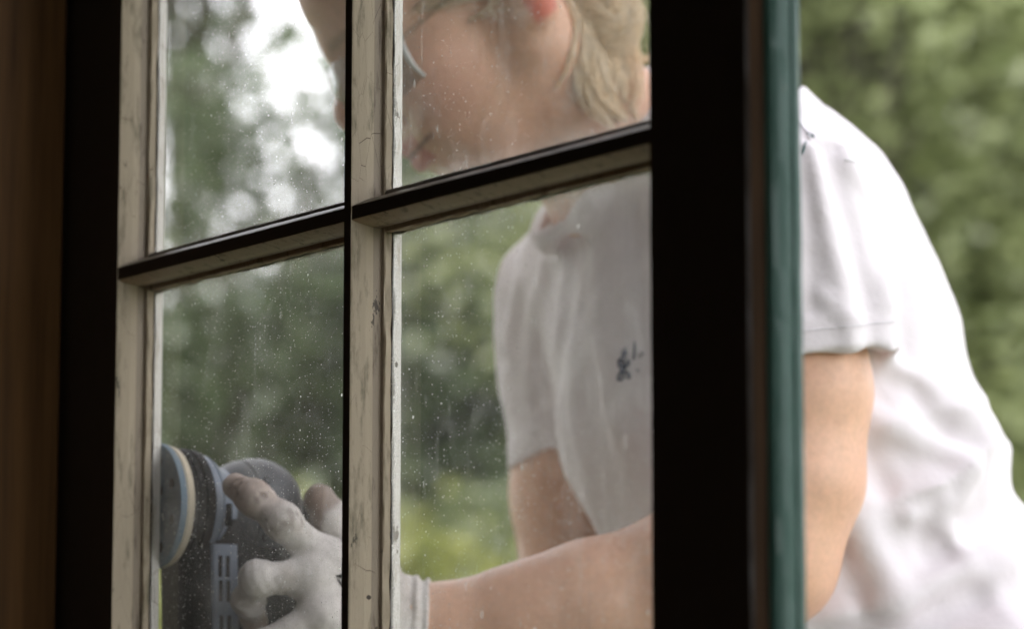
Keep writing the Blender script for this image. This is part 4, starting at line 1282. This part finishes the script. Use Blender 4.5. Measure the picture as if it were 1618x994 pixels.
# locks falling on the nape, tapering to points (photo pixels and depth)
locks = [([(905, 10, 2.02), (905, 70, 2.005), (912, 120, 2.0), (945, 160, 2.0), (985, 188, 2.01)], 240, .0060),
         ([(925, 60, 2.02), (935, 110, 2.01), (958, 150, 2.01), (985, 186, 2.01)], 190, .0050),
         ([(950, 85, 2.03), (962, 120, 2.02), (975, 140, 2.02), (980, 165, 2.02)], 120, .0050),
         ([(878, -20, 2.0), (888, 40, 1.992), (886, 90, 1.988), (877, 135, 1.988)], 34, .0013),
         ([(985, 60, 2.05), (990, 85, 2.05), (1010, 95, 2.05), (1030, 90, 2.05)], 60, .0040),
         ([(965, 95, 2.03), (980, 118, 2.03), (978, 138, 2.02), (970, 140, 2.02)], 26, .0012),
         ([(870, -30, 2.0), (905, 20, 2.0), (935, 70, 2.0), (930, 84, 1.998), (925, 76, 1.998)], 22, .0014),
         ([(990, 160, 2.02), (1003, 178, 2.02), (1005, 192, 2.02), (996, 190, 2.02)], 12, .0012),
         ([(800, -30, 1.99), (808, 0, 1.985), (815, 22, 1.983)], 14, .0012),
         ([(850, -50, 1.97), (760, -22, 1.972), (680, 2, 1.985), (610, 20, 2.01)], 150, .006),
         ([(850, -30, 1.965), (790, 4, 1.965), (740, 30, 1.97)], 12, .004),
         ([(990, 70, 2.03), (1000, 110, 2.03), (1006, 150, 2.02), (992, 176, 2.015)], 40, .005),
         ([(900, 40, 2.0), (915, 110, 1.995), (930, 165, 1.995), (968, 200, 2.0)], 60, .006)]
bvh_b = BVHTree.FromPolygons([tuple(v) for v in bv.tolist()], bf.tolist())
def snap(q):
    """keep a hair point outside the skin"""
    nn = bvh_b.find_nearest(Vector(q))
    if nn[0] is None: return q
    dlt = (Vector(q) - nn[0]).dot(nn[1])
    if dlt < .0012: return np.array(nn[0]) + np.array(nn[1]) * (.0012 + .003 * g.random())
    return q
for pix, n, sp in locks:
    base_ = [P(*q) for q in pix]
    for i in range(n):
        o = g.normal(size=3) * sp * np.array([1, .7, 1])
        k = len(base_)
        cut = g.uniform(.7, 1.0)
        pts = [b + o * (1 - .75 * (j / (k - 1)) ** 1.5) + g.normal(size=3) * .0009 for j, b in enumerate(base_)]
        if cut < .85 and k > 3: pts = pts[:-1]
        strand([snap(q) for q in pts], g.uniform(.0002, .00045), 16)
for i in range(120):                                                               # flyaways
    s = BUN + g.normal(size=3) * .018
    d = g.normal(size=3); d /= np.linalg.norm(d)
    strand([s, s + d * .012, s + d * .02 + g.normal(size=3) * .008, s + d * .026 + g.normal(size=3) * .012], .0002, 10)
good = [q for q in range(len(paths)) if np.min(np.linalg.norm(np.diff(paths[q][0], axis=0), axis=1)) > 2e-6]
paths = [paths[q] for q in good]; pc = [pc[q] for q in good]
V, F = tube_mesh(paths, 4)
cc = np.concatenate([np.repeat((np.array([1., .90, .73]) * t)[None], len(p[0]) * 4, 0) for p, t in zip(paths, pc)])
link("hair_strands", mesh_from("hair_strands", V, F.astype(np.int32), cols=cc), hair, [M["hair"]])

# ------------------------------------------------------------------ safety glasses
M["frame_plastic"] = plain("smoky_plastic", (.10, .10, .10), .3, .1, 60, .5, 0)
def lens_mesh():
    nu, nv = 26, 10; V = []
    for i in range(nu + 1):
        a = -1 + 2 * i / nu
        for j in range(nv + 1):
            b = -1 + 2 * j / nv
            V.append(H(116 - 40 * a * a - 4 * (b + .3) ** 2, 68 * a, 4 + 23 * b * (1 - .25 * a * a) + (6 * (1 - abs(a)) ** 2 if b < -.5 else 0) * (-(b + .5))))
    idx = np.arange((nu + 1) * (nv + 1)).reshape(nu + 1, nv + 1)
    F = np.stack([idx[:-1, :-1], idx[1:, :-1], idx[1:, 1:], idx[:-1, 1:]], -1).reshape(-1, 4)
    V = np.array(V); V2 = V - hF * .0018
    n = len(V); rim = []
    for path in (idx[0, :], idx[:, -1], idx[-1, ::-1], idx[::-1, 0]):
        for p, q in zip(path[:-1], path[1:]): rim.append((p, q, q + n, p + n))
    return np.concatenate([V, V2]), np.concatenate([F, F[:, ::-1] + n, np.array(rim)])
V, F = lens_mesh()
gl = link("safety_glasses", mesh_from("safety_glasses", V, F.astype(np.int32)), person, [M["lens"]])
M["glint_plastic"] = plain("pale_glint_plastic", (.52, .52, .51), .25, .05, 60, .5, 0)
for a_ in (0, 26):  # pale tube along each lens edge stands in for its highlight
    V2, F2 = tube_mesh([(V[[a_ * 11 + j for j in range(11)]], np.concatenate([np.linspace(.0010, .0024, 6), np.linspace(.0022, .0010, 5)]))], 8)
    link("lens_edge_glint", mesh_from("lens_edge_glint", V2, F2.astype(np.int32)), gl, [M["glint_plastic"]])
pts = [[H(76, sg * 69, 14), H(40, sg * 75, 17), H(2, sg * 78, 18), H(-18, sg * 78, 8)] for sg in (1, -1)]
for p in pts:
    V, F = tube_mesh([(np.array(p), [.0022, .0020, .0020, .0018])], 8)
    link("temple_arm", mesh_from("temple_arm", V, F.astype(np.int32)), gl, [M["lens"]])

# ------------------------------------------------------------------ mark on the back of the glove
gvs = np.array([v.co for v in glove_o.data.vertices]) + np.array(person.location)
bvh_g = BVHTree.FromPolygons([tuple(v) for v in gvs.tolist()], [tuple(p.vertices) for p in glove_o.data.polygons])
def decal(name, polys, mat, parent, bvh, lift=.0005):
    V, F = [], []
    for poly in polys:
        b = len(V); ok = True; ring = []
        m = np.mean(poly, 0)
        for lvl in (1.0, .5):
            for q in poly:
                r_ = on(bvh, *(m + (np.array(q) - m) * lvl), lift); ring.append(r_)
        c = on(bvh, *m, lift)
        if any(r_ is None for r_ in ring) or c is None: continue
        k = len(poly)
        V += [r_[0] for r_ in ring] + [c[0]]
        for j in range(k):
            F += [(b + j, b + (j + 1) % k, b + k + (j + 1) % k, b + k + j), (b + k + j, b + k + (j + 1) % k, b + 2 * k)]
    if V: return link(name, mesh_from(name, V, F, smooth=True), parent, [mat])
decal("printed_mark", [[(529, 911), (545, 905), (545, 914), (538, 915)], [(531, 914), (537, 918), (545, 932), (545, 936)], [(540, 918), (546, 916), (553, 918), (546, 928)], [(547, 905), (560, 900), (556, 914), (547, 914)]], M["black_print"], glove_o, bvh_g)

# ------------------------------------------------------------------ the sander
SZ = P(252, 795, 1.87)
AXT, AXD = TV, DV
s_c = L
for _ in range(40):                             # slide along the outer face to where the pad presses on it
    OS = SO + s_c * DV + (TH + .0006) * TV; OS[2] = SZ[2]
    s_c += (OS[0] - P(240, 795, OS[1])[0]) * .8
sander = empty("power_sander", OS, "grey and black orbital sander pressed on the window frame, held in a gloved hand", "sander")
def lathe(name, prof, mat, n=64, parent=sander, closed=True):
    prof = np.asarray(prof, float) * .001
    an = np.arange(n) / n * 2 * np.pi
    V = np.concatenate([OS + a * AXT + r * (np.cos(an)[:, None] * AXD + np.sin(an)[:, None] * ZV) for a, r in prof])
    k = len(prof); idx = np.arange(n * k).reshape(k, n)
    F = np.stack([idx[:-1], idx[1:], np.roll(idx[1:], -1, 1), np.roll(idx[:-1], -1, 1)], -1).reshape(-1, 4).tolist()
    if closed: F += [idx[0].tolist(), idx[-1, ::-1].tolist()]
    me = mesh_from(name, V, [tuple(f) for f in F])
    bm = bmesh.new(); bm.from_mesh(me); bmesh.ops.recalc_face_normals(bm, faces=bm.faces)
    for e in bm.edges:
        if len(e.link_faces) == 2 and e.calc_face_angle(0) > R(35): e.smooth = False
    bm.to_mesh(me); bm.free()
    return link(name, me, parent, [mat])
PR = 38.5
pad = lathe("sanding_pad", [(0, PR), (1.2, PR + .3), (4.2, PR + .1), (4.4, PR - .6)], M["pad"])
lathe("foam_layer", [(4.42, PR - .9), (6, PR - .2), (10.2, PR - 1.4), (10.6, PR - 2.2)], M["foam"])
lathe("backing_plate", [(10.65, PR - 2.5), (12, PR - 1.8), (13.5, PR - 3.2), (14, 31)], M["rubber"])
lathe("skirt", [(14.1, 31.5), (15, 35.5), (18.2, 36.2), (18.8, 34.2), (19.6, 34.2), (20.2, 36.2), (25.5, 35.6), (26.5, 33.6), (26.8, 31)], M["rubber"])
lathe("housing_band", [(26.9, 31), (27.2, 33.2), (31, 33), (31.6, 31.8), (32.6, 31.8), (33.2, 32.4), (36, 30.6), (40, 27.2), (43, 25.4), (46, 25.3)], M["steelblue"])
lathe("motor_cover", [(46.05, 25.4), (49, 26.6), (53, 28.6), (57.6, 30.2), (58.4, 30.4), (58.8, 29.9), (59.6, 29.9), (60.2, 30.8), (66, 32.2), (74, 32.4), (81, 31), (88, 27.8), (93, 23.2), (96.6, 17.4), (99, 10), (99.8, 3), (99.9, .5)], M["housing"])
for r_, n_ in ((28.5, 8), (14, 3)):
    for k in range(n_):
        a = k * 2 * math.pi / n_ + .35
        c = OS + r_ * .001 * (math.cos(a) * AXD + math.sin(a) * ZV)
        ring = np.arange(14) / 14 * 2 * np.pi
        V = [c - AXT * .0003 + .0034 * (math.cos(t) * AXD + math.sin(t) * ZV) for t in ring] + [c + AXT * .0004 + .0034 * (math.cos(t) * AXD + math.sin(t) * ZV) for t in ring]
        F = [tuple(range(14)), tuple(range(27, 13, -1))] + [(i, (i + 1) % 14, 14 + (i + 1) % 14, 14 + i) for i in range(14)]
        link("dust_hole", mesh_from("dust_hole", V, F, smooth=False), pad, [M["hole"]])
# handle barrel running down from the housing
hb = Sdf()
c0 = OS + AXT * .030 - AXD * .002
def rbox(ct, cd, wt, wd_, z0, z1, rad):
    def f(Q):
        q = Q - OS
        x = np.abs(q @ AXT - ct - .10 * np.minimum(-.02 - q[:, 2], .2) * .35) - wt; y = np.abs(q @ AXD - cd) - wd_
        z = np.maximum(z0 - q[:, 2], q[:, 2] - z1)
        m = np.stack([x + rad, y + rad, z + rad], 1)
        return np.sqrt((np.maximum(m, 0) ** 2).sum(1)) + np.minimum(m.max(1), 0) - rad
    return f
hb.add(rbox(.0330, .0, .0185, .024, -.24, -.004, .010), OS + np.array([.03, 0, -.12]), .16, .0)
hb.add(rbox(.071, .0, .0345, .0215, -.150, .012, .014), OS + AXT * .06 + ZV * -.07, .105, .012)
v, f = hb.mesh(.0025)
handle = link("handle", mesh_from("handle", v, f), sander, [M["rubber"]])
# vent strip with slots, on the side towards the room
def obox(name, t0, t1, z0, z1, d_in, d_out, mat, parent, bev=.0):
    return box(name, (t0, -d_out, z0), (t1, -d_in, z1), mat, parent, bev, (AXT, AXD, ZV), OS)
def drift(z): return .10 * min(-.02 - z, .2) * .35
ST0, ST1 = .0275, .0460
bmv = []
for k in range(1):
    V, F = [], []
    zz = np.linspace(-.0235, -.235, 24)
    for z in zz:
        dx = drift(z)
        for (t, dd) in ((ST0, .0232), (ST0 + .0006, .0256), (ST0 + .0018, .0264), (ST1 - .0018, .0264), (ST1 - .0006, .0256), (ST1, .0232)):
            V.append(OS + AXT * (t + dx) - AXD * dd + ZV * z)
    for i in range(23):
        for j in range(5): F.append((i * 6 + j, i * 6 + j + 1, i * 6 + 7 + j, i * 6 + 6 + j))
    F += [tuple(range(6)), tuple(range(138, 144))[::-1]]
    V = np.array(V)
    me = mesh_from("vent_strip", V, F, smooth=False)
    strip = link("vent_strip", me, sander, [M["steelblue"]])
for row in range(7):
    z1 = -.0305 - row * .0150 - .0062 * (row // 2)
    for colm in (0, 1):
        z0 = z1 - .0132
        dx = drift((z0 + z1) / 2)
        t0 = ST0 + .0042 + colm * .0052 + dx
        obox("vent_slot", t0, t0 + .0027, z0, z1, .0255, .0267, M["hole"], strip, .0004)
obox("switch", .0345, .0385, -.013, .001, .0300, .0325, M["hole"], sander, .0008)
for a_ in (-.62, .55):
    V, F = [], []
    c = OS + AXT * .0655 + .0312 * (-AXD * math.cos(a_) + ZV * math.sin(a_)); nn = -AXD * math.cos(a_) + ZV * math.sin(a_); uu = np.cross(nn, AXT)
    for h_, r_ in ((-.001, .0026), (.0009, .0026), (.0011, .0020), (.0002, .0016)):
        V += [c + nn * h_ + r_ * (AXT * math.cos(q) + uu * math.sin(q)) for q in np.arange(12) / 12 * 2 * np.pi]
    for k_ in range(3): F += [(k_ * 12 + q, k_ * 12 + (q + 1) % 12, k_ * 12 + 12 + (q + 1) % 12, k_ * 12 + 12 + q) for q in range(12)]
    F.append(tuple(range(36, 48)))
    link("screw", mesh_from("screw", V, F, smooth=False), sander, [M["hole"]])
